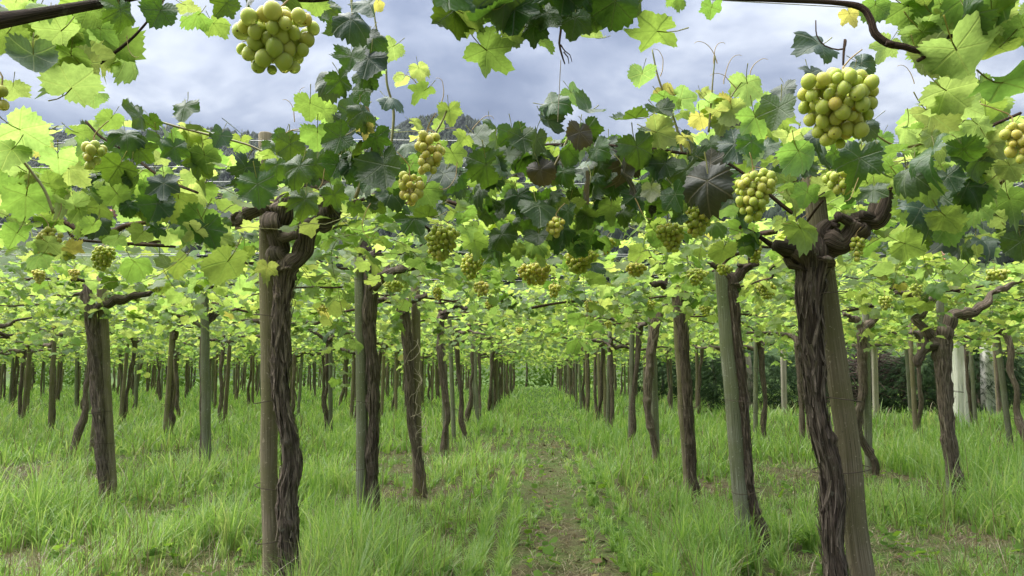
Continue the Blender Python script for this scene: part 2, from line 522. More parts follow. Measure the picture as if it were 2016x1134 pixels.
m, bb, o = new_mat('vineyard_ground')
tcn = bb.n('ShaderNodeTexCoord')
sx = bb.n('ShaderNodeSeparateXYZ'); bb.put(sx.inputs[0], tcn.outputs['Object'])
n1 = bb.noise(tcn.outputs['Object'], 1.1, 5, 0.6)
n2 = bb.noise(tcn.outputs['Object'], 14, 5, 0.65)
n3 = bb.noise(tcn.outputs['Object'], 60, 4, 0.7)
soil = bb.ramp(bb.m('ADD', bb.m('MULTIPLY', n2, 0.5), bb.m('MULTIPLY', n3, 0.5)), [(0.32, (0.045, 0.033, 0.023)), (0.52, (0.12, 0.09, 0.06)), (0.70, (0.26, 0.21, 0.145))])
turf = bb.ramp(n3, [(0.35, (0.035, 0.075, 0.012)), (0.65, (0.10, 0.18, 0.035))])
far = bb.rng(sx.outputs[1], 10, 22, 0, 0.55)
gmask = bb.m('ADD', bb.rng(bb.m('ADD', bb.m('MULTIPLY', n1, 0.6), bb.m('MULTIPLY', n2, 0.4)), 0.40, 0.60, 0.0, 0.9), far, clamp=True)
far2 = bb.rng(sx.outputs[1], 60, 120)
gcol = bb.mix(gmask, soil, turf)
gcol = bb.mix(far2, gcol, bb.ramp(bb.noise(tcn.outputs['Object'], 0.02, 3), [(0.4, (0.03, 0.055, 0.016)), (0.6, (0.06, 0.09, 0.027))]))
principled(bb, o, gcol, 0.95, 0.15, bb.bump(bb.m('ADD', n2, bb.m('MULTIPLY', n3, 0.5)), 0.8, 0.03))
M_GROUND = m

m, bb, o = new_mat('wooded_hill')
tcn = bb.n('ShaderNodeTexCoord')
f = bb.noise(tcn.outputs['Object'], 0.012, 4, 0.6)
sx = bb.n('ShaderNodeSeparateXYZ'); bb.put(sx.inputs[0], tcn.outputs['Object'])
wood = bb.ramp(f, [(0.42, (0.010, 0.018, 0.009)), (0.6, (0.018, 0.030, 0.013))])
field = bb.ramp(bb.noise(bb.mapping(tcn.outputs['Object'], (1, .5, 0)), 0.03, 3), [(0.35, (0.030, 0.055, 0.016)), (0.5, (0.050, 0.080, 0.024)), (0.6, (0.070, 0.095, 0.035))])
principled(bb, o, bb.mix(bb.rng(bb.m('ADD', sx.outputs[1], bb.m('MULTIPLY', f, 160)), 260, 300), field, wood), 0.95, 0.1)
M_HILL = m


def simple_foliage(name, c0, c1, trans, share=0.3):
    m, bb, o = new_mat(name)
    geo = bb.n('ShaderNodeNewGeometry')
    tcn = bb.n('ShaderNodeTexCoord')
    col = bb.ramp(geo.outputs['Random Per Island'], [(0, c0), (1, c1)])
    p = principled(bb, None, col, 0.8, 0.1)
    t = bb.n('ShaderNodeBsdfTranslucent'); bb.put(t.inputs[0], trans)
    mx = bb.n('ShaderNodeMixShader'); mx.inputs[0].default_value = share
    bb.nt.links.new(p.outputs[0], mx.inputs[1]); bb.nt.links.new(t.outputs[0], mx.inputs[2])
    bb.nt.links.new(mx.outputs[0], o.inputs[0])
    return m


M_FOREST = simple_foliage('forest_needles', (0.006, 0.013, 0.007), (0.018, 0.030, 0.013), (0.01, 0.02, 0.005), 0.1)
M_CONIFER = simple_foliage('conifer_sprays', (0.008, 0.020, 0.008), (0.028, 0.055, 0.016), (0.02, 0.04, 0.008), 0.2)
M_SHRUB = simple_foliage('shrub_leaves', (0.05, 0.11, 0.02), (0.13, 0.22, 0.045), (0.25, 0.42, 0.04), 0.4)
m, bb, o = new_mat('dead_twigs')
geo = bb.n('ShaderNodeNewGeometry')
principled(bb, o, bb.ramp(geo.outputs['Random Per Island'], [(0, (0.02, 0.014, 0.011)), (1, (0.085, 0.062, 0.05))]), 0.9, 0.2); M_TWIG = m

# ------------------------------------------------------------------ ground and hills


def ground_h(x, y):
    x = np.asarray(x, float); y = np.asarray(y, float)
    h = 0.05 * (vnoise(x * 0.9 + 50, y * 0.9 + 50, 21) - 0.5) + 0.025 * (vnoise(x * 4 + 50, y * 4 + 50, 22) - 0.5)
    d = np.hypot(x * 0.6, y)
    return h * np.clip(1.6 - d / 60, 0, 1)


def axis_pts(a, bnd, fine, growth):
    v = [0.0]; st = fine
    while v[-1] < bnd:
        v.append(v[-1] + st)
        if v[-1] > a: st *= growth
    return np.array(v)


gx = axis_pts(5, 900, 0.14, 1.16); gx = np.concatenate([-gx[:0:-1], gx])
gy = np.concatenate([-axis_pts(0.1, 250, 0.3, 1.35)[:0:-1], axis_pts(14, 1150, 0.14, 1.14)])
X, Yg = np.meshgrid(gx, gy)
Zg = ground_h(X, Yg)
ny_, nx_ = X.shape
ii, jj = np.meshgrid(np.arange(ny_ - 1), np.arange(nx_ - 1), indexing='ij')
ii, jj = ii.ravel(), jj.ravel()
Q = np.column_stack([ii * nx_ + jj, ii * nx_ + jj + 1, (ii + 1) * nx_ + jj + 1, (ii + 1) * nx_ + jj])
g = link('ground', make_mesh('ground', np.column_stack([X.ravel(), Yg.ravel(), Zg.ravel()]), [Q], M_GROUND))
tag(g, 'grassy vineyard soil with bare brown patches between the rows', kind='structure')

RIDGE_PX = np.array([(-1600, 150), (-400, 196), (0, 214), (120, 240), (200, 246), (330, 222), (480, 240), (580, 256), (700, 264), (760, 240), (800, 216), (850, 206), (905, 206), (942, 222), (962, 250), (1050, 288), (1170, 278), (1300, 274), (1500, 288), (1700, 300), (1900, 290), (2016, 300), (2500, 270), (3600, 250)], float)
RIDGE_Y = 620.0
rX = (RIDGE_PX[:, 0] - 1055) / F_PX * RIDGE_Y
rH = (728 - RIDGE_PX[:, 1] - 10) / F_PX * RIDGE_Y


def hill_h(x, y):
    x = np.asarray(x, float); y = np.asarray(y, float)
    top = np.interp(x, rX, rH)
    t = np.clip((y - 95) / (RIDGE_Y - 95), 0, 1)
    back = np.clip(1 - (y - RIDGE_Y) / 700, 0, 1)
    wob = 9 * (vnoise(x / 55 + 90, y / 55, 31) - 0.5) * np.clip(t * 4, 0, 1) * np.clip((1 - t) * 5 + 0.15, 0, 1)
    return top * (0.85 * t + 0.15 * t * t) * np.where(y > RIDGE_Y, back, 1) + wob - 0.3


hx = np.arange(-1050, 1051, 12.0); hy = np.concatenate([np.arange(90, 640, 12.0), np.arange(640, 1400, 60)])
X, Yh = np.meshgrid(hx, hy); Zh = hill_h(X, Yh)
ny_, nx_ = X.shape
ii, jj = np.meshgrid(np.arange(ny_ - 1), np.arange(nx_ - 1), indexing='ij'); ii, jj = ii.ravel(), jj.ravel()
Q = np.column_stack([ii * nx_ + jj, ii * nx_ + jj + 1, (ii + 1) * nx_ + jj + 1, (ii + 1) * nx_ + jj])
tag(link('hills', make_mesh('hills', np.column_stack([X.ravel(), Yh.ravel(), Zh.ravel()]), [Q], M_HILL)), 'dark wooded hills rising behind the vineyard', kind='structure')

# forest on the hills: nobody could count it
fx = rng.uniform(-470, 430, 36000); fy = rng.uniform(170, 632, 36000)
keep = (np.abs(fx) < fy * 0.80) & ((vnoise(fx / 60 + 40, fy / 60, 33) > 0.22 + 0.5 * np.clip((300 - fy) / 130, 0, 1)) | (fy > 330))
fx, fy = fx[keep], fy[keep]
fz = hill_h(fx, fy)
n = len(fx)
hh = rng.uniform(2.8, 6.4, n) * np.where(fy > 560, 1.0, 1.1); rw = hh * rng.uniform(0.28, 0.52, n)
levels = [(0.05, 0.85), (0.5, 0.8)]
k = 5
VV, TT = [], []
base = 0
ang = np.arange(k) / k * 2 * math.pi
for lz, lr in levels:
    jit = rng.uniform(0.65, 1.25, (n, k))
    ring = np.stack([fx[:, None] + rw[:, None] * lr * jit * np.cos(ang), fy[:, None] + rw[:, None] * lr * jit * np.sin(ang), np.repeat((fz + hh * lz)[:, None], k, 1) + rng.uniform(-.4, .4, (n, k))], -1)
    VV.append(ring)
VV.append(np.stack([fx, fy, fz + hh], -1)[:, None, :])
VV = np.concatenate(VV, 1)
nv = VV.shape[1]
loc_q = [(l * k + j, l * k + (j + 1) % k, (l + 1) * k + (j + 1) % k, (l + 1) * k + j) for l in range(1) for j in range(k)]
loc_t = [(k + j, k + (j + 1) % k, 2 * k) for j in range(k)]
off = (np.arange(n) * nv)[:, None, None]
Q = (np.array(loc_q)[None] + off).reshape(-1, 4); T = (np.array(loc_t)[None] + off).reshape(-1, 3)
tag(link('forest', make_mesh('forest', VV.reshape(-1, 3), [Q, T], M_FOREST, smooth=True)), 'dense dark conifer wood covering the hills', 'forest', kind='stuff')

# ------------------------------------------------------------------ leaf templates
PHI = np.array([0, 10, 22, 33, 42, 52, 58, 68, 80, 90, 100, 112, 120, 135, 150, 162, 171, 177, 180.])
RAD = np.array([1.0, .90, .70, .56, .68, .82, .86, .76, .62, .58, .66, .74, .73, .66, .60, .52, .40, .22, .06])


def leaf_template(n_out, seed, depth=1.0, teeth=0.10, fold=0.25, droop=0.35, wave=0.10, petiole=True, curl=0.0):
    """a palmate vine leaf: attachment at the origin, tip towards +y, upper face +z, unit length from attachment to tip"""
    r = np.random.default_rng(seed)
    phi = np.linspace(-180, 180, n_out + 1)[:-1] + 180 / n_out
    a = np.abs(phi)
    base = np.interp(a, PHI, RAD)
    smooth = np.interp(a, [0, 58, 120, 160, 172, 180], [.92, .85, .72, .55, .42, .06])
    rad = smooth + (base - smooth) * depth
    if n_out >= 24:
        saw = np.where(np.arange(n_out) % 2 == 0, teeth, -teeth) * r.uniform(0.5, 1.2, n_out)
        rad = rad * (1 + saw * (a < 170))
    rad *= r.uniform(0.95, 1.05, n_out)
    rad *= np.where(phi > 0, r.uniform(.92, 1.08), r.uniform(.92, 1.08))
    ox, oy = rad * np.sin(np.radians(phi)), rad * np.cos(np.radians(phi))
    mid = slice(None, None, 2) if n_out >= 16 else None
    inner = (0.38, 0.74) if n_out >= 40 else (0.55,)
    pts = [np.array([[0, 0]])]
    if mid is not None:
        for f_ in inner: pts.append(np.column_stack([ox[mid] * f_, oy[mid] * f_]))
    pts.append(np.column_stack([ox, oy]))
    xy = np.vstack(pts)
    x, y = xy[:, 0], xy[:, 1]
    d = np.hypot(x, y)
    z = fold * np.abs(x) * (0.7 + 0.3 * y) - droop * d ** 2 * 0.5
    z += wave * np.sin(np.arctan2(x, y) * r.integers(3, 6) + r.uniform(0, 6)) * d ** 1.5
    z += r.uniform(-.35, .35) * x * d + curl * np.clip(d - 0.5, 0, 1) ** 2 * np.sign(r.normal())
    z += 0.05 * np.sin(x * 9 + r.uniform(0, 6)) * np.sin(y * 8 + r.uniform(0, 6)) * d
    V = np.column_stack([x, y, z])
    T = []
    if mid is not None:
        k = n_out // 2
        for i in range(k):
            j = (i + 1) % k
            T.append((0, 1 + j, 1 + i))
            for l in range(len(inner) - 1):
                T += [(1 + l * k + i, 1 + l * k + j, 1 + (l + 1) * k + j), (1 + l * k + i, 1 + (l + 1) * k + j, 1 + (l + 1) * k + i)]
            b0 = 1 + (len(inner) - 1) * k; ob = b0 + k
            o0, o1, o2 = ob + 2 * i, ob + (2 * i + 1) % n_out, ob + (2 * i + 2) % n_out
            T += [(b0 + i, o1, o0), (b0 + i, b0 + j, o1), (b0 + j, o2, o1)]
    else:
        for i in range(n_out):
            T.append((0, 1 + (i + 1) % n_out, 1 + i))
    T = [t for t in T]
    uv = xy.copy()
    if petiole:
        pv = np.array([[0, 0.02, -0.01], [0, -0.25, -0.06], [0.02, -0.55, -0.02], [0.05, -0.85, 0.10]])
        tv, tp, _ = tube(pv, [0.022, 0.018, 0.018, 0.024], 3, 0.5, cap=False)
        q = tp[0] + len(V)
        T += [(a_, b_, c_) for a_, b_, c_, d_ in q] + [(a_, c_, d_) for a_, b_, c_, d_ in q]
        V = np.vstack([V, tv]); uv = np.vstack([uv, np.full((len(tv), 2), 5.0)])
    return V, np.array(T), uv


HERO = [leaf_template(52, 100 + i, [0.3, 0.55, 0.8, 0.2, 1.0, 0.45, 0.65, 0.35, 1.15, 0.9, 0.1, 0.7][i], [.06, .08, .05, .07][i % 4], [.3, .15, .55, .25, .4, -.15, .2, .75, .35, .6, .1, .9][i], [.4, .7, .3, .55, .4, .6, 1.0, .3, .8, .2, 1.3, .5][i], [.12, .18, .10, .2, .14, .16, .1, .18, .22, .12, .2, .15][i], curl=[.5, 1.2, .3, .9, .6, 1.5, .4, 1.0, 1.3, 2.0, .8, 1.6][i]) for i in range(12)]
HERO_ME = {(i, k): make_mesh('leaf', *(lambda L: (L[0], [L[1]]))(HERO[i]), LM[k], uv=HERO[i][2]) for i in range(12) for k in LM}
MIDL = [leaf_template(26, 200 + i, 0.35 + 0.1 * i, 0.08, rng.uniform(0, .45), rng.uniform(.2, .8), .12, petiole=False) for i in range(5)]
LOWL = [leaf_template(9, 300 + i, 0.3, 0, rng.uniform(0, .5), rng.uniform(.2, .8), .15, petiole=False) for i in range(3)]


def frames(nv, tip):
    """rotation matrices (n,3,3) with columns x, tip, normal"""
    nv = nrm(nv); t = nrm(tip - nv * np.sum(tip * nv, -1, keepdims=True)); x = np.cross(t, nv)
    return np.stack([x, t, nv], -1)


def leaf_obj(parent, pos, Rm, size, tone, var, world_parent=np.zeros(3)):
    o = bpy.data.objects.new('leaf', HERO_ME[(var, tone)])
    C.objects.link(o)
    o.parent = parent
    M = Matrix([[*(Rm[i] * size), pos[i] - world_parent[i]] for i in range(3)] + [[0, 0, 0, 1]])
    o.matrix_basis = M
    return o


def join_leaves(templates, pos, Rm, size, tone_idx, mats, name='foliage', stems=None):
    """one mesh of many leaves"""
    mb = MB()
    n = len(pos)
    which = np.arange(n) % len(templates)
    polys, mi, Vs, uvs, off = [], [], [], [], 0
    for w, (V, T, uv) in enumerate(templates):
        s = np.where(which == w)[0]
        if not len(s): continue
        W = np.einsum('nij,vj->nvi', Rm[s], V) * size[s][:, None, None] + pos[s][:, None, :]
        k = len(V)
        polys.append((T[None] + (np.arange(len(s)) * k)[:, None, None]).reshape(-1, 3) + off)
        mi.append(np.repeat(tone_idx[s], len(T)))
        Vs.append(W.reshape(-1, 3)); uvs.append(np.tile(uv, (len(s), 1))); off += k * len(s)
    polys = [np.vstack(polys)]; mi = np.concatenate(mi)
    if stems is not None:
        V, pl, uv = stems
        polys = [polys[0], *[p + off for p in pl]]
        mi = np.concatenate([mi, *[np.full(len(p), len(mats)) for p in pl]])
        Vs.append(V); uvs.append(uv); mats = list(mats) + [M_SHOOT]
    return make_mesh(name, np.vstack(Vs), polys, mats, mi, np.vstack(uvs))


def crown_leaves(seed, n_shoot=62, hx=1.18, hy=1.02, size=(0.052, 0.082), zc=1.84):
    """leaf positions of one vine's share of the pergola roof, local to the vine"""
    r = np.random.default_rng(seed)
    pos, nor, tip, sz, tone, stems = [], [], [], [], [], []
    for _ in range(n_shoot):
        p = np.array([r.uniform(-hx, hx), r.uniform(-hy, hy), zc + r.normal(0, 0.085)])
        az = r.uniform(0, 2 * math.pi)
        rise = r.choice([-0.35, -0.1, 0.1, 0.35], p=[.32, .30, .28, .10])
        d = np.array([math.cos(az), math.sin(az), rise + r.normal(0, .1)])
        young = r.random()
        nn = int(r.integers(8, 17))
        path = [p.copy()]
        for i in range(nn):
            step = 0.065
            d = nrm(d + r.normal(0, 0.16, 3) + np.array([0, 0, -0.03 if p[2] > zc else 0.0]))
            p = p + d * step
            p[0] = np.clip(p[0], -hx - .1, hx + .1); p[1] = np.clip(p[1], -hy - .1, hy + .1)
            path.append(p.copy())
            side = nrm(np.cross(d, [0, 0, 1])) * (1 if i % 2 else -1)
            s = r.uniform(*size) * (1 - 0.4 * max(0, i / nn - 0.6) / 0.4)
            o = nrm(side + d * 0.3 + np.array([0, 0, r.uniform(-.5, .5)]))
            pos.append(p + o * s * 0.75)
            tl = r.normal(0, 0.45, 3); tl[2] = 0
            nor.append(np.array([0, 0, 1.0]) + tl + o * 0.35)
            tip.append(o + np.array([0, 0, -0.45]) + r.normal(0, .25, 3))
            sz.append(s)
            q = r.random() * 0.6 + young * 0.4 + (0.15 if i > nn * .7 else 0)
            tone.append(0 if q < 0.18 else 1 if q < 0.50 else 2 if q < 1.02 else 3)
        stems.append(np.array(path))
    return dict(pos=np.array(pos), nor=np.array(nor), tip=np.array(tip), size=np.array(sz), tone=np.array(tone), stems=stems)


def stem_mesh(stems, rad=0.0028, ns=3, ds=0.1):
    mb = MB()
    for s in stems:
        if len(s) < 2: continue
        mb.add(*tube(s, np.linspace(rad, rad * .4, len(s)), ns, ds, cap=False))
    return mb


CROWN = []
for i in range(5):
    c = crown_leaves(500 + i)
    sm = stem_mesh(c['stems'])
    CROWN.append(join_leaves(MIDL, c['pos'], frames(c['nor'], c['tip']), c['size'], c['tone'], CM, stems=(np.vstack(sm.V), [np.vstack(sm.q)], np.vstack(sm.uv))))
CROWN_FAR = []
for i in range(4):
    c = crown_leaves(540 + i, n_shoot=58, size=(0.066, 0.096))
    CROWN_FAR.append(join_leaves(LOWL, c['pos'], frames(c['nor'], c['tip']), c['size'], c['tone'], CM))

# ------------------------------------------------------------------ vines and posts
ORD = 'zeroth first second third fourth fifth sixth seventh eighth ninth tenth eleventh twelfth thirteenth fourteenth fifteenth sixteenth seventeenth eighteenth nineteenth twentieth twenty-first twenty-second twenty-third'.split()


def crook(ap, ar, seed, step=0.055, amt=0.30):
    """knees and swellings along an old arm"""
    r = np.random.default_rng(seed)
    q = spline(np.column_stack([ap, ar]), step)
    q[1:-1, :3] += r.normal(0, 1, (len(q) - 2, 3)) * (q[1:-1, 3] * amt)[:, None]
    q[1:-1, 3] *= r.uniform(.84, 1.24, len(q) - 2)
    return q[:, :3], q[:, 3]


def generic_wood(seed, detail):
    """trunk and arms in local metres, as lists of (path, radii)"""
    r = np.random.default_rng(seed)
    h = r.uniform(1.50, 1.68)
    lean = r.normal(0, 0.05, 2)
    base = np.array([r.normal(0, .06), r.normal(0, .05)])
    zs = np.array([-0.12, 0.1, 0.3, 0.55, 0.8, 1.05, 1.3, h])
    path, rad = [], []
    kick = r.normal(0, 0.09)
    for z in zs:
        t = z / h
        path.append([base[0] * (1 - t) + lean[0] * t + kick * max(0, 0.35 - t) * 2 + r.normal(0, .014), base[1] * (1 - t) + lean[1] * t + r.normal(0, .014), z])
        rad.append(0.037 + 0.009 * r.normal() * 0.6 + (0.012 if z > 1.3 else 0))
    path, rad = np.array(path), np.clip(np.array(rad), 0.026, 0.056)
    arms = []
    na = int(r.choice([2, 3]))
    az0 = r.uniform(0, 2 * math.pi)
    for a in range(na):
        az = az0 + a * 2 * math.pi / na + r.normal(0, .35)
        p = path[-1] + np.array([0, 0, -r.uniform(0.02, 0.18)])
        pts, rr = [p.copy()], [0.032]
        L = r.uniform(0.6, 1.05); nseg = 6
        d = np.array([math.cos(az), math.sin(az), r.uniform(0.5, 1.1)])
        for i in range(nseg):
            d = nrm(d); d = d + r.normal(0, .28, 3); d[2] = d[2] * 0.6 if p[2] < 1.88 else -0.05
            p = p + nrm(d) * L / nseg
            p[2] = min(p[2], 1.98)
            pts.append(p.copy()); rr.append(0.032 * (1 - 0.72 * (i + 1) / nseg) + 0.006 * r.random())
        arms.append((np.array(pts), np.array(rr)))
    return (path, rad), arms


WOOD = []
for i in range(9):
    (tp, tr), arms = generic_wood(900 + i, 1)
    tm = make_mesh('trunk', *(lambda t: (t[0], t[1]))(tt := tube(tp, tr, 14, 0.035, 0.16, i * 7, 0.25, lump=.10)), M_BARK, uv=tt[2])
    am = []
    for j, (ap, ar) in enumerate(arms):
        ap, ar = crook(ap, ar, i * 9 + j, .08)
        tt = tube(ap, ar, 10, 0.03, 0.2, i * 7 + j, 0.5, lump=.2)
        am.append(make_mesh('arm', tt[0], tt[1], M_BARK, uv=tt[2]))
    WOOD.append((tm, am))


CANES = []
for i in range(5):
    r = np.random.default_rng(980 + i)
    xs = np.linspace(-.85, .85, 9)
    q = np.column_stack([xs, np.cumsum(r.normal(0, .035, 9)), np.cumsum(r.normal(0, .025, 9))])
    tt = tube(q, np.linspace(.013, .005, 9), 6, .06, .12, i, .7, lump=.12)
    CANES.append(make_mesh('cane', tt[0], tt[1], M_CANE, uv=tt[2]))


def post_mesh(h, r0, r1, mat, seed, ns=18, lean=(0, 0)):
    zs = np.linspace(-0.3, h, 9)
    q = np.random.default_rng(seed)
    pts = np.column_stack([lean[0] * zs / h + q.normal(0, .003, 9), lean[1] * zs / h + q.normal(0, .003, 9), zs])
    rad = np.linspace(r0, r1, 9)
    V, pl, uv = tube(np.vstack([pts, [pts[-1] + [0, 0, 0.006]]]), np.append(rad, r1 * 0.86), ns, 0.12, 0.0, seed, 0.0, True, lump=.03)
    V[-1, 2] -= r1 * 0.3
    return make_mesh('wooden_post', V, pl, mat, uv=uv)


POSTS = [post_mesh(2.0 + 0.03 * i, 0.035 + 0.002 * (i % 3), 0.032, M_POST if i % 3 else M_POST_G, 40 + i, 14, (rng.normal(0, .05), rng.normal(0, .04))) for i in range(6)]


def tie_mesh(cx, cy, z, rx, ry, tilt, rad=0.0022):
    a = np.linspace(0, 2 * math.pi, 19)
    pts = np.column_stack([cx + rx * np.cos(a), cy + ry * np.sin(a), z + tilt * np.cos(a)])
    tt = tube(pts, rad, 5, 0.03, cap=False)
    return make_mesh('tie_wire', tt[0], tt[1], M_TIE, uv=tt[2])


TIE = tie_mesh(0, 0, 0, 0.095, 0.07, 0.02)

VINES = {}      # (side, row, index) -> root


def px_path(rows, Y, dy=0.0):
    """rows of (px, py, width_px[, extra depth]) -> points, radii"""
    pts, rad = [], []
    for q in rows:
        yy = Y + dy + (q[3] if len(q) > 3 else 0)
        pts.append(P(q[0], q[1], yy)); rad.append(q[2] / 2 / F_PX * yy)
    return np.array(pts), np.array(rad)


def bark_strips(pts, rad, n, seed, zmin=0.1):
    """loose fibrous ribbons hanging off a trunk"""
    r = np.random.default_rng(seed)
    s = spline(np.column_stack([pts, rad]), 0.02)
    mb = MB()
    m_ = len(s)
    for _ in range(n):
        L = int(r.integers(4, 11))
        i0 = int(r.integers(0, m_ - L - 1))
        th = r.uniform(0, 2 * math.pi); tw = r.normal(0, 0.05)
        wd = r.uniform(0.003, 0.008)
        flare0, flare1 = r.uniform(0, .016) * (r.random() < .5), r.uniform(0, .03) * (r.random() < .6)
        Vv = []
        for k_ in range(L):
            c, rd = s[i0 + k_, :3], s[i0 + k_, 3]
            t = k_ / (L - 1)
            a = th + tw * k_
            o_ = np.array([math.cos(a), math.sin(a), 0]); sd = np.array([-math.sin(a), math.cos(a), 0])
            w_ = wd * (1 - 0.6 * abs(2 * t - 1))
            q = c + o_ * (rd * 1.06 + 0.002 + flare0 * (1 - t) ** 3 + flare1 * t ** 3)
            Vv += [q - sd * w_, q + sd * w_]
        Q = np.array([[2 * k_, 2 * k_ + 1, 2 * k_ + 3, 2 * k_ + 2] for k_ in range(L - 1)])
        uv = np.column_stack([np.tile([0.2, 0.3], L) + r.random(), np.repeat(np.arange(L) * 0.02, 2) + r.random()])
        mb.add(np.array(Vv), [Q], uv)
    return mb.mesh('bark_strips', M_STRIP)


def hero_vine(key, Y, label, trunk, arms, mat=M_BARK, strips=0, canes=(), dark=None):
    pts, rad = px_path(trunk, Y)
    base = np.array([pts[0][0], pts[0][1], 0.0])
    # run the trunk on into the ground
    if pts[0][2] > -0.1:
        pts = np.vstack([[pts[0][0] + 0.01, pts[0][1], -0.12], pts]); rad = np.insert(rad, 0, rad[0] * 1.1)
    root = thing('grape_vine', label, 'grape vine', tuple(base), 'grape vines of the pergola')
    VINES[key] = root
    rad = rad * 0.86
    pts = np.vstack([pts, pts[-1] + nrm(pts[-1] - pts[-2]) * rad[-1] * 1.1]); rad = np.append(rad, rad[-1] * .5)
    t = tube(pts - base, rad, 44 if Y < 5 else 26, 0.010 if Y < 5 else 0.018, 0.30, len(trunk) * 5 + ord(key[0]) + key[2], 0.45, lump=0.13)
    tr = link('trunk', make_mesh('trunk', t[0], t[1], mat, uv=t[2]), root)
    if strips:
        tag(link('bark_strips', bark_strips(pts - base, rad, strips, len(trunk) * 13), tr), kind='stuff')
    for j, a in enumerate(arms):
        ap, ar = px_path(a, Y)
        if Y < 3.5: ar = ar * 1.14
        ap, ar = crook(ap, ar, j * 3 + len(a) + int(Y * 10))
        t = tube(ap - base, ar * .9, 28 if Y < 5 else 16, 0.010 if Y < 5 else 0.018, 0.30, j * 11 + 3, 0.9, lump=0.25)
        link('arm', make_mesh('arm', t[0], t[1], mat, uv=t[2]), root)
        rs = np.random.default_rng(j + 31 + int(Y * 7))
        for _ in range(4 if Y < 5 else 2):          # pruning stubs
            i = int(rs.integers(len(ap) // 3, len(ap)))
            dd = nrm(np.array([rs.normal(), rs.normal() - .4, rs.uniform(-.2, 1.3)]))
            L = ar[i] * rs.uniform(1.5, 2.6)
            q = tube(np.array([ap[i], ap[i] + dd * L * .6, ap[i] + dd * L]) - base, np.array([.55, .42, .38]) * ar[i], 8, .01, .2, j, .4, lump=.15)
            link('spur', make_mesh('spur', q[0], q[1], mat, uv=q[2]), root)
    for j, a in enumerate(canes):
        ap, ar = px_path(a, Y)
        t = tube(ap - base, ar, 8, 0.02, 0.10, j + 50, 0.5)
        link('cane', make_mesh('cane', t[0], t[1], M_CANE, uv=t[2]), root)
    return root


def hero_post(Y, label, foot, top, w, mat=M_POST, ties=(), seed=0, dy=0.09, tie_to=0.06):
    """foot/top: (px, py) of the post's axis; built down to the soil"""
    a, c = P(*top, Y + dy), P(*foot, Y + dy)
    d = (c - a) / (c[2] - a[2])
    f = a + d * (0.0 - a[2])
    h = a[2]
    root = thing('wooden_post', label, 'post', (f[0], f[1], 0), 'wooden pergola posts')
    rr = 0.93 * w / 2 / F_PX * (Y + dy)
    me = post_mesh(h, rr, rr * 0.86, mat, seed, 28, (a[0] - f[0], a[1] - f[1]))
    link('shaft', me, root)
    for i, py in enumerate(ties):
        z = P(foot[0], py, Y)[2]
        x = (a[0] - f[0]) * z / h; y = (a[1] - f[1]) * z / h
        s = 1 if tie_to > 0 else -1
        link('tie_wire', tie_mesh(x + tie_to * .55, y - .045, z, rr + abs(tie_to) * .62, rr + 0.052, (0.012 if i % 2 else -0.01) * s, 0.0019), root)
    return root


# --- vines and posts beside the path, near the camera
hero_vine(('L', 1, 1), 3.3, 'thick gnarled vine with swollen twisted fork, first along the path, left side',
          [(571, 1190, 46), (571, 1134, 42), (568, 1040, 40), (566, 980, 40), (573, 915, 38), (571, 865, 34), (557, 800, 34), (552, 740, 34), (553, 670, 36), (556, 600, 38), (560, 555, 44), (560, 525, 52)],
          [[(556, 540, 42), (548, 505, 42), (543, 468, 38), (553, 432, 40), (563, 402, 38), (572, 378, 22)],
           [(566, 545, 36), (586, 510, 34), (598, 472, 26), (612, 448, 30), (634, 436, 28), (651, 418, 34), (648, 388, 36), (625, 370, 32), (602, 368, 20)],
           [(549, 450, 26), (538, 430, 26), (528, 412, 22), (520, 408, 14)],
           [(560, 395, 28), (530, 400, 22), (495, 416, 22), (470, 432, 20), (448, 446, 14)]],
          M_BARK, 420, [[(650, 432, 15), (675, 412, 11), (705, 396, 8), (735, 388, 6), (790, 372, 5, -.1)], [(455, 440, 10), (420, 452, 8), (350, 470, 7, .1), (250, 482, 6, .3)]])
hero_post(3.3, 'thick grey post with pale weathered top beside the swollen twisted vine', (534, 1134), (523, 265), 37, M_POST, (622, 790, 960, 1065), 1)
hero_vine(('R', 1, 1), 2.75, 'stout dark shaggy-barked vine on a leaning post, first along the path, right side',
          [(1652, 1180, 50), (1647, 1134, 46), (1637, 1060, 42), (1640, 985, 48), (1634, 920, 44), (1621, 870, 44), (1607, 800, 42), (1602, 720, 46), (1596, 640, 50), (1592, 585, 54), (1598, 530, 60), (1603, 490, 62)],
          [[(1602, 520, 52), (1630, 488, 48), (1652, 466, 44), (1672, 446, 38), (1700, 432, 36), (1726, 428, 38), (1739, 408, 36), (1736, 380, 22)],
           [(1592, 530, 46), (1576, 500, 40), (1566, 480, 34), (1572, 458, 24)],
           [(1640, 475, 40), (1622, 458, 30), (1632, 440, 20)]],
          M_BARK_DARK, 420, [[(1580, 535, 12), (1556, 512, 11), (1528, 488, 10), (1490, 463, 9), (1456, 446, 8)], [(1545, 500, 6), (1560, 478, 5), (1600, 420, 5, -.1), (1620, 395, 4, -.2)], [(1735, 385, 12), (1790, 345, 9, -.2), (1850, 300, 8, -.4), (1930, 258, 7, -.6), (2010, 222, 6, -.7)]])
hero_post(2.75, 'thick leaning grey-brown post behind the dark shaggy vine', (1700, 1134), (1598, 352), 50, M_POST, (578, 785, 928), 2, 0.10, -0.09)
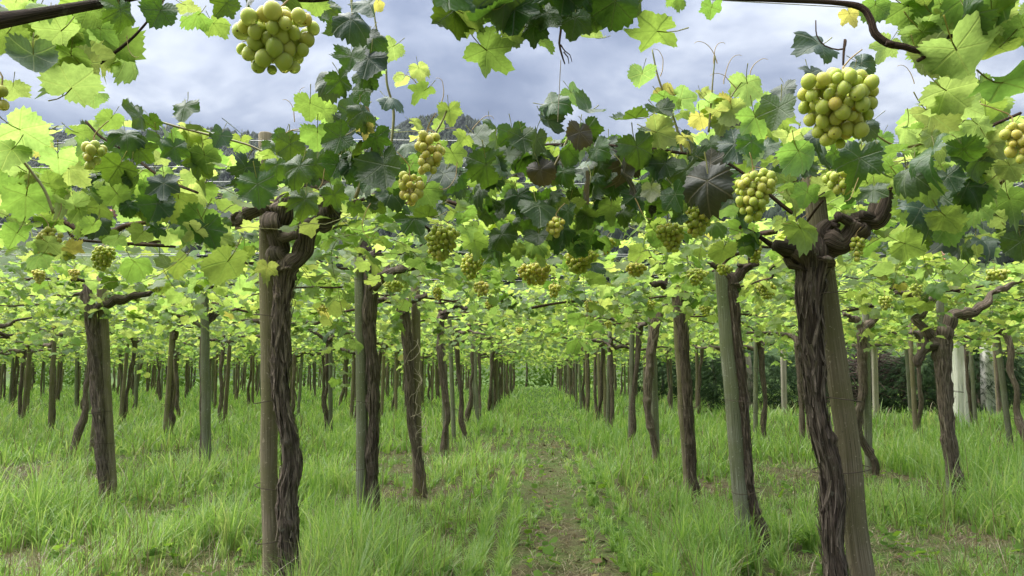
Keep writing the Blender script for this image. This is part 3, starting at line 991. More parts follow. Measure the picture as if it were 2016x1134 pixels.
hero_vine(('R', 1, 2), 4.45, 'slender dark vine curving away from a pale round post, second beside the path',
          [(1510, 1075, 30), (1500, 1040, 26), (1482, 990, 22), (1472, 920, 20), (1468, 850, 20), (1463, 780, 21), (1455, 700, 22), (1447, 630, 22), (1441, 570, 24), (1442, 548, 22)],
          [[(1441, 565, 24), (1448, 540, 22), (1468, 527, 18), (1492, 518, 16)], [(1442, 560, 18), (1425, 535, 14), (1400, 520, 10)]], M_BARK_DARK, 140)
hero_post(4.45, 'pale grey-green round post beside the slender curving vine', (1466, 1075), (1421, 530), 34, M_POST_G, (790, 965), 3, 0.02, 0.05)
hero_vine(('R', 1, 3), 6.2, 'dark vine tied close against its post, third on the right side of the path',
          [(1366, 960, 22), (1362, 930, 22), (1358, 860, 22), (1352, 760, 24), (1347, 680, 24), (1340, 610, 28), (1338, 580, 24)],
          [[(1340, 590, 22), (1325, 572, 16), (1300, 560, 14), (1270, 552, 10)], [(1340, 590, 20), (1358, 565, 14), (1385, 548, 12)]], M_BARK_DARK, 90)
hero_post(6.2, 'grey post tied to the third vine on the right side of the path', (1352, 900), (1330, 560), 22, M_POST, (800,), 4, 0.06, 0.04)
hero_vine(('R', 1, 4), 7.9, 'brown vine leaning across its post with a hollow knot at its head',
          [(1292, 895, 15), (1284, 850, 16), (1275, 800, 17), (1279, 720, 20), (1286, 660, 22), (1296, 620, 24), (1300, 602, 20)],
          [[(1298, 615, 18), (1280, 596, 12), (1255, 585, 10)], [(1299, 610, 16), (1320, 590, 12), (1340, 575, 10)]], M_BARK)
hero_post(7.9, 'straight grey post behind the leaning brown vine', (1290, 850), (1281, 590), 17, M_POST_G, (), 5, 0.10)
hero_vine(('L', 1, 2), 4.95, 'brown vine with one long arm reaching over the path, second on the left side',
          [(752, 1060, 24), (744, 1030, 22), (736, 980, 26), (733, 900, 27), (736, 820, 26), (733, 720, 27), (728, 630, 28), (730, 570, 30), (724, 520, 20), (716, 480, 18)],
          [[(731, 575, 26), (745, 550, 24), (772, 537, 20), (800, 530, 20), (825, 524, 19), (846, 518, 15)], [(722, 520, 18), (735, 500, 14), (748, 490, 12)], [(718, 500, 16), (708, 478, 14), (716, 464, 10)]], M_BARK, 140)
hero_post(4.95, 'grey post with a hook of vine wood curled over its top', (716, 1010), (705, 458), 26, M_POST_G, (790, 920), 6, 0.03, 0.05)
hero_vine(('L', 1, 3), 6.3, 'leaning vine wound with pale dry tendrils, third on the left side of the path',
          [(836, 985, 16), (832, 955, 17), (823, 900, 20), (810, 830, 20), (806, 760, 22), (804, 690, 24), (798, 630, 26), (794, 598, 26)],
          [[(797, 620, 22), (782, 600, 16), (765, 590, 12), (740, 588, 10)], [(797, 610, 18), (815, 590, 12), (840, 580, 10)]], M_BARK, 60)
hero_post(6.3, 'grey post right behind the vine wound with pale tendrils', (822, 930), (817, 545), 22, M_POST, (), 7, 0.08)
hero_vine(('L', 1, 4), 9.0, 'brown vine with upright stub and arm to the right, fourth on the left side',
          [(874, 860, 13), (881, 820, 14), (874, 760, 15), (868, 700, 16), (866, 650, 17), (866, 625, 15)],
          [[(866, 630, 14), (868, 600, 11), (872, 580, 9)], [(866, 640, 13), (880, 612, 12), (898, 602, 11), (915, 608, 8), (940, 600, 7)], [(865, 640, 12), (845, 625, 8), (820, 615, 7)]])
hero_post(9.0, 'thin grey post behind the fourth vine on the left side', (878, 840), (866, 545), 13, M_POST_G, (), 8, 0.10)
hero_vine(('R', 2, 1), 5.95, 'vine with two crooked arms spread in a wide fork, nearest in the second row right',
          [(1894, 975, 24), (1879, 930, 30), (1869, 870, 30), (1862, 800, 31), (1858, 730, 32), (1856, 680, 33), (1855, 655, 29)],
          [[(1857, 680, 24), (1838, 664, 20), (1818, 648, 18), (1806, 628, 19), (1816, 604, 18), (1800, 590, 20), (1784, 578, 16), (1768, 572, 10)],
           [(1860, 670, 26), (1868, 640, 24), (1885, 620, 21), (1915, 614, 20), (1936, 600, 17), (1952, 580, 12), (1990, 562, 9), (2030, 545, 8)],
           [(1800, 592, 16), (1822, 594, 14), (1842, 588, 9)], [(1856, 690, 18), (1835, 678, 17), (1815, 690, 15), (1808, 720, 13)]], M_BARK, 90)
hero_post(5.95, 'grey post in the wide fork of the crooked-armed vine', (1872, 940), (1848, 565), 17, M_POST_G, (770,), 9, 0.05)
hero_vine(('R', 2, 2), 7.7, 'vine bowed out from its post near the ground, second in the second row right',
          [(1722, 915, 15), (1712, 895, 16), (1694, 860, 16), (1688, 825, 16), (1697, 785, 18), (1700, 740, 19), (1697, 690, 20), (1698, 645, 20)],
          [[(1698, 650, 18), (1682, 630, 14), (1660, 620, 10)], [(1699, 648, 16), (1715, 632, 14), (1724, 615, 12), (1712, 600, 9)]])
hero_post(7.7, 'grey-green post beside the bowed vine in the second row right', (1710, 890), (1703, 590), 16, M_POST_G, (), 10, 0.04)
hero_vine(('L', 2, 1), 5.7, 'thick brown vine tied to a dark post, nearest in the second row left',
          [(208, 970, 22), (204, 930, 23), (198, 860, 24), (192, 780, 25), (188, 700, 26), (181, 640, 27), (176, 596, 27), (172, 570, 20)],
          [[(176, 600, 18), (166, 580, 14), (165, 560, 10)], [(190, 610, 18), (215, 596, 17), (250, 586, 16), (290, 578, 13), (330, 570, 9)]], M_BARK, 90)
hero_post(5.7, 'dark grey post beside the thick vine, nearest in the second row left', (217, 930), (199, 545), 23, M_POST, (812, 870), 11, 0.05, -0.05)
hero_vine(('L', 2, 2), 7.6, 'thin vine hidden behind a clean grey post, second in the second row left',
          [(398, 890, 14), (399, 850, 14), (400, 760, 15), (398, 690, 14), (405, 640, 13), (420, 610, 11)],
          [[(405, 640, 12), (425, 620, 10), (438, 608, 9)], [(402, 650, 10), (380, 630, 8), (350, 622, 7)]])
hero_post(7.6, 'clean straight grey post in the second row left, in front of a thin vine', (406, 870), (403, 575), 20, M_POST_G, (), 12, -0.05)

HEROED = {('L', 1): (4, 9.0), ('R', 1): (4, 7.9), ('L', 2): (2, 7.6), ('R', 2): (2, 7.7)}
CROWN_AT = []       # (root, world x, y, near?)
for key, root in list(VINES.items()):
    CROWN_AT.append((key, root, root.location.x, root.location.y))

SP = 2.02
n_made = 0
for side, sgn, x1 in (('L', -1, -1.15), ('R', 1, 1.25)):
    for row in range(1, 15):
        x = x1 + sgn * 2.2 * (row - 1)
        idx, y = HEROED.get((side, row), (0, None))
        if y is None:
            y = [0, 0, 0, 3.1, 3.7, 4.2, 3.3, 3.9, 3.0, 3.5, 4.1, 3.2, 3.8, 3.4, 3.6][row]
        ymax = 43 if (side == 'L' or row <= 2) else (17.2 if row <= 5 else 0)
        while y + SP < ymax:
            y += SP
            px, _, _ = project(np.array([x, y, 1.0]))
            if px < -330 or px > 2300: continue
            idx += 1
            r = np.random.default_rng(row * 100 + idx + (5000 if side == 'R' else 0))
            vx, vy = x + r.normal(0, 0.05), y + r.normal(0, 0.08)
            sd = 'left' if side == 'L' else 'right'
            nm = ORD[min(idx, 23)]
            rw_ = f'row along the {sd} side of the path' if row == 1 else f'{ORD[row]} row {sd} of the path'
            root = thing('grape_vine', f'old vine, {nm} from the front in the {rw_}', 'grape vine', (vx, vy, 0), 'grape vines of the pergola')
            VINES[(side, row, idx)] = root
            tm, am = WOOD[int(r.integers(len(WOOD)))]
            rot = r.uniform(0, 6.28)
            for me_, nme in [(tm, 'trunk')] + [(a, 'arm') for a in am]:
                o = link(nme, me_, root); o.rotation_euler.z = rot
            a = r.uniform(0, 6.28)
            po = thing('wooden_post', f'wooden post of the {nm} vine, {rw_}', 'post', (vx + 0.09 * math.cos(a), vy + 0.09 * math.sin(a), 0), 'wooden pergola posts')
            s = link('shaft', POSTS[int(r.integers(6))], po); s.rotation_euler.z = r.uniform(0, 6.28); s.scale.z = r.uniform(0.95, 1.03)
            if y < 14:
                for q in range(2):
                    t = link('tie_wire', TIE, po, (-0.045 * math.cos(a), -0.045 * math.sin(a), 0.45 + 0.65 * q + r.uniform(-.1, .1)))
                    t.rotation_euler = (r.normal(0, .1), r.normal(0, .1), a)
            CROWN_AT.append(((side, row, idx), root, vx, vy))

# vines whose arms roof the spot where the photograph was taken
OVER = {}
for nme, x, y, lab in (('OL', -1.2, 1.15, 'vine reaching a thick bare arm and big leaves over the camera, upper left'),
                       ('OR', 1.45, 0.8, 'vine reaching forked dark canes and leaves over the camera, upper right'),
                       ('OC', -1.15, -0.85, 'vine trailing dark leaves and a dead twig from above the path')):
    OVER[nme] = thing('grape_vine', lab, 'grape vine', (x, y, 0), 'grape vines of the pergola')
    tm, am = WOOD[{'OL': 0, 'OR': 3, 'OC': 5}[nme]]
    link('trunk', tm, OVER[nme])

# sky opening above the first vines: shoots are pruned so that they stay under this line (photo px -> py)
SKYLINE = np.array([(-200, 180), (0, 225), (130, 240), (230, 235), (480, 262), (560, 255), (640, 215), (760, 200), (860, 230), (960, 270), (1050, 262), (1150, 255), (1230, 262), (1330, 235), (1480, 215), (1600, 250), (1760, 240), (1900, 190), (2016, 160), (2250, 120)], float)

for key, root, vx, vy in CROWN_AT:
    r = np.random.default_rng(int(abs(vx * 131 + vy * 977)) + 3)
    if vy < 20:
        for q in range(3 if vy > 4 else 1):
            o = link('cane', CANES[int(r.integers(5))], root, (r.uniform(-.5, .5), r.uniform(.1, .8), r.uniform(1.68, 1.9)))
            o.rotation_euler = (0, r.normal(0, .08), r.choice([0, math.pi, math.pi / 2]) + r.normal(0, .3))
    near = vy < 9.6 and abs(vx) < 4.6
    if near:
        c = crown_leaves(int(r.integers(1e6)), n_shoot=50, hx=1.15, hy=1.0 if vy > 4 else 0.9)
        w = c['pos'] + np.array([vx, vy, 0])
        px, py, z = project(w)
        ok = (py > np.interp(px, SKYLINE[:, 0], SKYLINE[:, 1]) + 8) & (z > 2.55)
        if vy < 4.0: ok &= r.random(len(w)) < 0.72
        for k_ in ('pos', 'nor', 'tip', 'size', 'tone'): c[k_] = c[k_][ok]
        z = z[ok]; px = px[ok]; py = py[ok]
        Rm = frames(c['nor'], c['tip'])
        seen = (px > -60) & (px < 2076) & (py > -60)
        cap = 30 if vy < 4 else 110 if vy < 7 else 90
        order = np.argsort(np.where(seen, z + c['pos'][:, 2] * 1.5, 99))
        sel = order[:min(cap, int(seen.sum()))]
        for i in sel:
            tone = 'DMYA'[c['tone'][i]]
            leaf_obj(root, c['pos'][i], Rm[i], c['size'][i] * 1.1, tone, int(r.integers(12)))
        rest = np.setdiff1d(np.arange(len(c['pos'])), sel)
        st = []
        for s in c['stems']:
            p_ = project(s + np.array([vx, vy, 0]))
            g_ = p_[1] > np.interp(p_[0], SKYLINE[:, 0], SKYLINE[:, 1])
            if g_.all() and p_[2].min() > 2.5: st.append(s)
        sm = stem_mesh(st)
        me_ = join_leaves(MIDL, c['pos'][rest], Rm[rest], c['size'][rest], c['tone'][rest], CM, stems=(np.vstack(sm.V), [np.vstack(sm.q)], np.vstack(sm.uv)))
        tag(link('foliage', me_, root), kind='stuff')
    else:
        lib = CROWN if vy < 17 else CROWN_FAR
        o = tag(link('foliage', lib[int(r.integers(len(lib)))], root), kind='stuff')
        o.rotation_euler.z = math.pi * int(r.integers(2)); o.scale = (1 if r.random() < .5 else -1, 1, 1); o.scale.z = 1
        o.location.z = r.normal(0, 0.03)

# ------------------------------------------------------------------ leaves placed by sight in the front of the picture
# (px, py, width px, tone, depth m [, lean deg of the tip from hanging straight down, facing tilt deg])
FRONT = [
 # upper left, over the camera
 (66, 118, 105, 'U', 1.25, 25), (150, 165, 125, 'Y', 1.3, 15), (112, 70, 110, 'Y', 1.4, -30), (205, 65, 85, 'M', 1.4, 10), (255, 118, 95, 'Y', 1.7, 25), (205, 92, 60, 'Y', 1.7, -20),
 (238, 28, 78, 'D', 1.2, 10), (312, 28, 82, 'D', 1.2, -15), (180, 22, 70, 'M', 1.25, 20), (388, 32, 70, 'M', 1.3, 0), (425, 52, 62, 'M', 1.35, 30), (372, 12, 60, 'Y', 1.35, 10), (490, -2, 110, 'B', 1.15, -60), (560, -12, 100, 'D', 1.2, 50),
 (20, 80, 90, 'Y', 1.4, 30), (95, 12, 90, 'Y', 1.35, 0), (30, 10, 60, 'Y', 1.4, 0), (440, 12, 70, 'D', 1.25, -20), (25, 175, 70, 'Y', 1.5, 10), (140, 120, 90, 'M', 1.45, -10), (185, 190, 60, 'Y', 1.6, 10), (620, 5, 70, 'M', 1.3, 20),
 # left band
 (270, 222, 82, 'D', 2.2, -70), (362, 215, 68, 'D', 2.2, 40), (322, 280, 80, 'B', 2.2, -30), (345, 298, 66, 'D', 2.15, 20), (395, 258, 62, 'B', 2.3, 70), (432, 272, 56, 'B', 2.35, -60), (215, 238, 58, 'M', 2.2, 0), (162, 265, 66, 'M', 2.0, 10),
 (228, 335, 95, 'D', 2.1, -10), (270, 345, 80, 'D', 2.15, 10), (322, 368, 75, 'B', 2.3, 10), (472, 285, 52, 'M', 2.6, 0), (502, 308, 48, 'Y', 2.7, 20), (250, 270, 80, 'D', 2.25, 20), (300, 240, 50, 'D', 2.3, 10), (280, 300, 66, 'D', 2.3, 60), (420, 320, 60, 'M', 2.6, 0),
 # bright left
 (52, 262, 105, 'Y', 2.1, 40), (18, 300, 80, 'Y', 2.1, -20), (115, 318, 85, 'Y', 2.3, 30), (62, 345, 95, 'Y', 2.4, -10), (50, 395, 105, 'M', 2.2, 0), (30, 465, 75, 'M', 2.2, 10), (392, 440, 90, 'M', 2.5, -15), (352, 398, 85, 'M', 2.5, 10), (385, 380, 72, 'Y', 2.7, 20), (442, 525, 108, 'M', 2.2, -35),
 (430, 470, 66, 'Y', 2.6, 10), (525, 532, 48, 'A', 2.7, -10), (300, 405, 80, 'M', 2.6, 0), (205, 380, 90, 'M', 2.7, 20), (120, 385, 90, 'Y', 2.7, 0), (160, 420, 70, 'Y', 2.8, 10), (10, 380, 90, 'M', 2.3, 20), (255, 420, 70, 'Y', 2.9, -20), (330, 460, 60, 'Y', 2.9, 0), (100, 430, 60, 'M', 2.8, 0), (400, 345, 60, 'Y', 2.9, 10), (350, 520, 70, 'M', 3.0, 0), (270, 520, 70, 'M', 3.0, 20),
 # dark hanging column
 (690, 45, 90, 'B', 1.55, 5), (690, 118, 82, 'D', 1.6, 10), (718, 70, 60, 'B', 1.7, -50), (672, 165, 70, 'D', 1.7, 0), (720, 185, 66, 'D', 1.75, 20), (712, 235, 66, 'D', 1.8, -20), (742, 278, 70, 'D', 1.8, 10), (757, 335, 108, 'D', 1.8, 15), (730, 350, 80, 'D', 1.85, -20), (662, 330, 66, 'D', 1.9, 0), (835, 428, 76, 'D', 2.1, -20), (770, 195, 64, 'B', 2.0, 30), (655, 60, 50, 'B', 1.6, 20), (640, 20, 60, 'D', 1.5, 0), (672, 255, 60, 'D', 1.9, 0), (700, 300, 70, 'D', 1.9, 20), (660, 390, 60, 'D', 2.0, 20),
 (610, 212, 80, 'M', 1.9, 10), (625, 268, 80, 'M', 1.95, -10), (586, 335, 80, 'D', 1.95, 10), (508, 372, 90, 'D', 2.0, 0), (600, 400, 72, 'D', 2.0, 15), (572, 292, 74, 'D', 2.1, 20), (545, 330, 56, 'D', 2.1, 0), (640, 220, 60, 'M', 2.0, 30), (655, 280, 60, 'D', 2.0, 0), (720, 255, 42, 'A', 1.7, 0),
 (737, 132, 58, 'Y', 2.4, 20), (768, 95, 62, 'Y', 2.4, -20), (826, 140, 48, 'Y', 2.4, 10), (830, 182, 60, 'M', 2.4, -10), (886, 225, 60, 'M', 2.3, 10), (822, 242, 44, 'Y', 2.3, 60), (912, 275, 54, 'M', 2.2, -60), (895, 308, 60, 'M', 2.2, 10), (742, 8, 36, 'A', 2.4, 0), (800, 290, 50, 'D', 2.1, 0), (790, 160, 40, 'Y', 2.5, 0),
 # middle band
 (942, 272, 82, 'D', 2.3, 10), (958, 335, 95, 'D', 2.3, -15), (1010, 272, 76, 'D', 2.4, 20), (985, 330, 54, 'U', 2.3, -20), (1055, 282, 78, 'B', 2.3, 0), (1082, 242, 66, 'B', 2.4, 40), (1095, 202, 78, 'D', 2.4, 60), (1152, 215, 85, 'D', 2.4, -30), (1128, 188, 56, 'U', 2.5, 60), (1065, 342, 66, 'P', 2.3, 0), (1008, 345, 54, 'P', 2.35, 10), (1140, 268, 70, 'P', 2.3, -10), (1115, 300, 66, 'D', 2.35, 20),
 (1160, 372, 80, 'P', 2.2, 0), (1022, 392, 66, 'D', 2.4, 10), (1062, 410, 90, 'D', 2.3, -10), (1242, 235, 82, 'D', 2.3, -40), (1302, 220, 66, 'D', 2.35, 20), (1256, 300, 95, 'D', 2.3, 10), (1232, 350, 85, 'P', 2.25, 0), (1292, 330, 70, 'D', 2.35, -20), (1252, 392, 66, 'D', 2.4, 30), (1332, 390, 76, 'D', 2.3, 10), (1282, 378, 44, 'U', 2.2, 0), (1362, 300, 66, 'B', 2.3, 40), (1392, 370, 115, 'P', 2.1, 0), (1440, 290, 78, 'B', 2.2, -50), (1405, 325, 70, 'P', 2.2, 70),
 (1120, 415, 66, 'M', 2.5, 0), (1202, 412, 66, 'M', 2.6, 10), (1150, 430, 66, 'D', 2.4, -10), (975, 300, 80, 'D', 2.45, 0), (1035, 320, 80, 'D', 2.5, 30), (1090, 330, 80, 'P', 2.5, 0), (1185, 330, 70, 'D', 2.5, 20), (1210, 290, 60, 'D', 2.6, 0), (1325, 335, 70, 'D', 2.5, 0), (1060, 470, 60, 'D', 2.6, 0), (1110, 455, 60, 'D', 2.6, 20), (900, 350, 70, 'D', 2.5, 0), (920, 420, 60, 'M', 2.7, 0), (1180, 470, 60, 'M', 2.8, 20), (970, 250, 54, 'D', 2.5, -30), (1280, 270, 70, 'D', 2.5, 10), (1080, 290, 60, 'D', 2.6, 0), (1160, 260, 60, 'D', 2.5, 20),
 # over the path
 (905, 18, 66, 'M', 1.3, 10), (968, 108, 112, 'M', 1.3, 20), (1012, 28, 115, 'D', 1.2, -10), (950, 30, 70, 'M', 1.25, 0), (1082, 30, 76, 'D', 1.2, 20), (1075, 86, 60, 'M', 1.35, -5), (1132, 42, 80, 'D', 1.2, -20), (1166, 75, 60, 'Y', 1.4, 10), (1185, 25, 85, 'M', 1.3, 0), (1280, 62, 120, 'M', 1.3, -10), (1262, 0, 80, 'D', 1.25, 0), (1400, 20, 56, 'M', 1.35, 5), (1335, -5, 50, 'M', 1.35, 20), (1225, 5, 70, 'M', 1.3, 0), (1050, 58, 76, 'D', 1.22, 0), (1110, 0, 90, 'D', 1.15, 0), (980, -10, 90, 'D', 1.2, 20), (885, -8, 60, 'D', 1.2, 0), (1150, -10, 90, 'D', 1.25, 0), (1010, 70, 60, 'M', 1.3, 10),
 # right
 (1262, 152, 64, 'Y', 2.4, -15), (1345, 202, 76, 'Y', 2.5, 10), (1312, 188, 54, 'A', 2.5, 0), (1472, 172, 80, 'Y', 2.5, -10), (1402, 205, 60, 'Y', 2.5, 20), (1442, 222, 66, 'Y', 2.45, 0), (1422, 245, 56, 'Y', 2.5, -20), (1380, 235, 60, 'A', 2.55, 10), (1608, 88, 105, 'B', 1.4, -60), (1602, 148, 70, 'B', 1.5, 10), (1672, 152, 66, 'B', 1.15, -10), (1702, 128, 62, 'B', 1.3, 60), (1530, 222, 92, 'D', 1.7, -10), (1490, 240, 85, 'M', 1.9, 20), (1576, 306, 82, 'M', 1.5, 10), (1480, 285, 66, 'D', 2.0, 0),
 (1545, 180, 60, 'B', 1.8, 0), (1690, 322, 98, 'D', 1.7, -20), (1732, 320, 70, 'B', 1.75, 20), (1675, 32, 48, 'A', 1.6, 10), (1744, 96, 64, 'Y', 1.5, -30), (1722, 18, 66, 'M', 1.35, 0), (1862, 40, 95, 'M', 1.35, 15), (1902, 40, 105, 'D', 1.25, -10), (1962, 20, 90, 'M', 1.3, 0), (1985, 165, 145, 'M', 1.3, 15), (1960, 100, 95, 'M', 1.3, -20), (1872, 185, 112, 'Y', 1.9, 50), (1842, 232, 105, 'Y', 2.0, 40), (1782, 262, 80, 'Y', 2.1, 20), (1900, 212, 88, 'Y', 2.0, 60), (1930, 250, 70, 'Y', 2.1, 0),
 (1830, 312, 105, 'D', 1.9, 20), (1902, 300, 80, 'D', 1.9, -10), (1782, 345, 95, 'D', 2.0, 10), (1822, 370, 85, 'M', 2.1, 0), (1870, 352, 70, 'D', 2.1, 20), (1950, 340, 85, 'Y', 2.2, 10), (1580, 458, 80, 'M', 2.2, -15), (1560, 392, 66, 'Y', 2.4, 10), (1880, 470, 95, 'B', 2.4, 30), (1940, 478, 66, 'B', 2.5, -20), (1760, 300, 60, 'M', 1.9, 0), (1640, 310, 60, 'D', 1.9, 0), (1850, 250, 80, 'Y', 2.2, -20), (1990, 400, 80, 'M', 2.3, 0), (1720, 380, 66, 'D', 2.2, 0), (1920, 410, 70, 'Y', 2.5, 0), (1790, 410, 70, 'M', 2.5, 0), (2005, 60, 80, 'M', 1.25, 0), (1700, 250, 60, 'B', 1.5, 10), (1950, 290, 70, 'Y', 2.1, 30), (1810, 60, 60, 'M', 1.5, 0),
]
rF = np.random.default_rng(77)
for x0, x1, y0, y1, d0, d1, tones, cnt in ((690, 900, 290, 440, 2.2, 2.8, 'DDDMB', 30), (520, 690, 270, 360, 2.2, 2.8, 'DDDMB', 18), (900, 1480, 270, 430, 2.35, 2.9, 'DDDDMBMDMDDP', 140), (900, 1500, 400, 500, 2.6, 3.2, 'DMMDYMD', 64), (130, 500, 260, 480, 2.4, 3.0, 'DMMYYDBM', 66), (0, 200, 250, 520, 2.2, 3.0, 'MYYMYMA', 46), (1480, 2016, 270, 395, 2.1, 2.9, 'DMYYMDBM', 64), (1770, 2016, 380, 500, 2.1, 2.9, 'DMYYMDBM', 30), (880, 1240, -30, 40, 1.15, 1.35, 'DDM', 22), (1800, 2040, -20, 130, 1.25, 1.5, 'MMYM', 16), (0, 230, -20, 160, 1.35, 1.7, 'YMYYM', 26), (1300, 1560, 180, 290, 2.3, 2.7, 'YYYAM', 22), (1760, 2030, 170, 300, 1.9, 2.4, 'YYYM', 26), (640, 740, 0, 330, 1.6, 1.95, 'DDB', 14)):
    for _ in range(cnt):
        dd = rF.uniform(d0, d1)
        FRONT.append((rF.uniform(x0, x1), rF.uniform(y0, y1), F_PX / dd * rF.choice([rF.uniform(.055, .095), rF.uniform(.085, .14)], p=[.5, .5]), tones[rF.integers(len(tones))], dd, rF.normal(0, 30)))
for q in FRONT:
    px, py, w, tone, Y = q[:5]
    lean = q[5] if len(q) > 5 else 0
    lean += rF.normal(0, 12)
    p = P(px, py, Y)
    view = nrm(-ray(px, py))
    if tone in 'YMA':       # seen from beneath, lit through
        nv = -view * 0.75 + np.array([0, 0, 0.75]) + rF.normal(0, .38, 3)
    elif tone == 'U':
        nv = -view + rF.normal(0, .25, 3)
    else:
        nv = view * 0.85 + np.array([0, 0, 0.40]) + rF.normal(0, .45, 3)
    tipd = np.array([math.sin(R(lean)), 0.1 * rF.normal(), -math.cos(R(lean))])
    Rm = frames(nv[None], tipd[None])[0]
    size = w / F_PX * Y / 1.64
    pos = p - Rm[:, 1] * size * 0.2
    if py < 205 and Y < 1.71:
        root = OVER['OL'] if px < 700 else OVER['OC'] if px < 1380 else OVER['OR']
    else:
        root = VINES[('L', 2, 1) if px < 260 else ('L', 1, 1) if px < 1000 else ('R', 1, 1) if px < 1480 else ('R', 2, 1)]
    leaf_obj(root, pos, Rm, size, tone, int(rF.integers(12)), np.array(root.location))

# arms and canes over the camera
for nme, cname, mat, path, Y, ns, rdg in (
    ('OL', 'arm', M_BARK_DARK, [(-260, 95, 46), (-60, 52, 44), (40, 34, 34), (120, 20, 27), (200, 6, 22), (300, -12, 18), (440, -16, 15), (560, -4, 14), (640, -2, 12), (720, -30, 10)], 1.22, 14, .14),
    ('OL', 'cane', M_CANE, [(190, 130, 7), (240, 92, 7), (270, 65, 6), (300, 30, 5), (330, -10, 5)], 1.6, 7, .08),
    ('OR', 'arm', M_CANE, [(1300, -12, 10), (1420, -4, 12), (1540, 0, 13), (1640, 5, 15), (1695, 14, 19), (1714, 40, 20), (1722, 66, 22), (1748, 86, 21), (1780, 92, 19), (1815, 100, 17), (1850, 78, 12), (1890, 68, 12), (1950, 60, 12), (2060, 20, 14)], 1.3, 12, .16),
    ('OR', 'cane', M_CANE, [(1800, 97, 15), (1826, 106, 13), (1806, 120, 10)], 1.3, 9, .14),
    ('OR', 'cane', M_CANE, [(1745, 84, 13), (1760, 86, 12)], 1.28, 9, .14),
    ('OR', 'cane', M_CANE, [(1606, 40, 3.5), (1608, 70, 4), (1624, 90, 4), (1650, 98, 5), (1662, 96, 6), (1665, 80, 7)], 1.12, 7, .05),
    ('OR', 'cane', M_CANE, [(1664, 78, 7), (1661, 105, 7), (1660, 128, 6)], 1.1, 7, .05),
    ('OC', 'arm', M_CANE, [(860, -30, 11), (960, -22, 11), (1060, -14, 12), (1180, -20, 11), (1300, -12, 10)], 1.22, 10, .12),
    ('OC', 'dead_twig', M_CANE, [(1103, -15, 8), (1102, 30, 7), (1104, 60, 6), (1101, 85, 6), (1106, 108, 5), (1112, 126, 3)], 1.25, 7, .1),
    ('OC', 'dead_twig', M_CANE, [(1104, 88, 4), (1112, 100, 3), (1122, 108, 2.4), (1126, 122, 1.6)], 1.25, 5, .0),
    ('OC', 'dead_twig', M_CANE, [(1110, 102, 3), (1118, 112, 2.4), (1120, 126, 1.4)], 1.25, 5, .0),
    ('OC', 'cane', M_SHOOT, [(1020, 50, 4), (1060, 56, 5), (1092, 46, 5), (1110, 20, 5)], 1.25, 6, 0),
):
    root = OVER[nme]
    ap, ar = px_path(path, Y)
    t = tube(ap - np.array(root.location), ar * (.72 if nme == 'OR' else .9), ns, 0.012, rdg, len(path), 0.5, lump=.08 if rdg else 0)
    link(cname, make_mesh(cname, t[0], t[1], mat, uv=t[2]), root)

for nme, pts, rr in (('OR', [(1.45, .8, 1.45), (1.35, .95, 1.62), (1.1, 1.2, 1.70), tuple(P(2060, 20, 1.3))], [.032, .026, .016, .007]),
                     ('OC', [(-1.15, -.85, 1.45), (-1.0, -.5, 1.72), (-.75, .3, 1.85), (-.45, .9, 1.75), tuple(P(860, -30, 1.22))], [.032, .026, .018, .010, .005]),
                     ('OL', [(-1.2, 1.15, 1.42), (-1.18, 1.18, 1.5), tuple(P(-260, 95, 1.22))], [.034, .03, .02])):
    root = OVER[nme]
    t = tube(np.array(pts) - np.array(root.location), rr, 12, 0.02, .2, 4, .5, lump=.1)
    link('arm', make_mesh('arm', t[0], t[1], M_BARK_DARK, uv=t[2]), root)

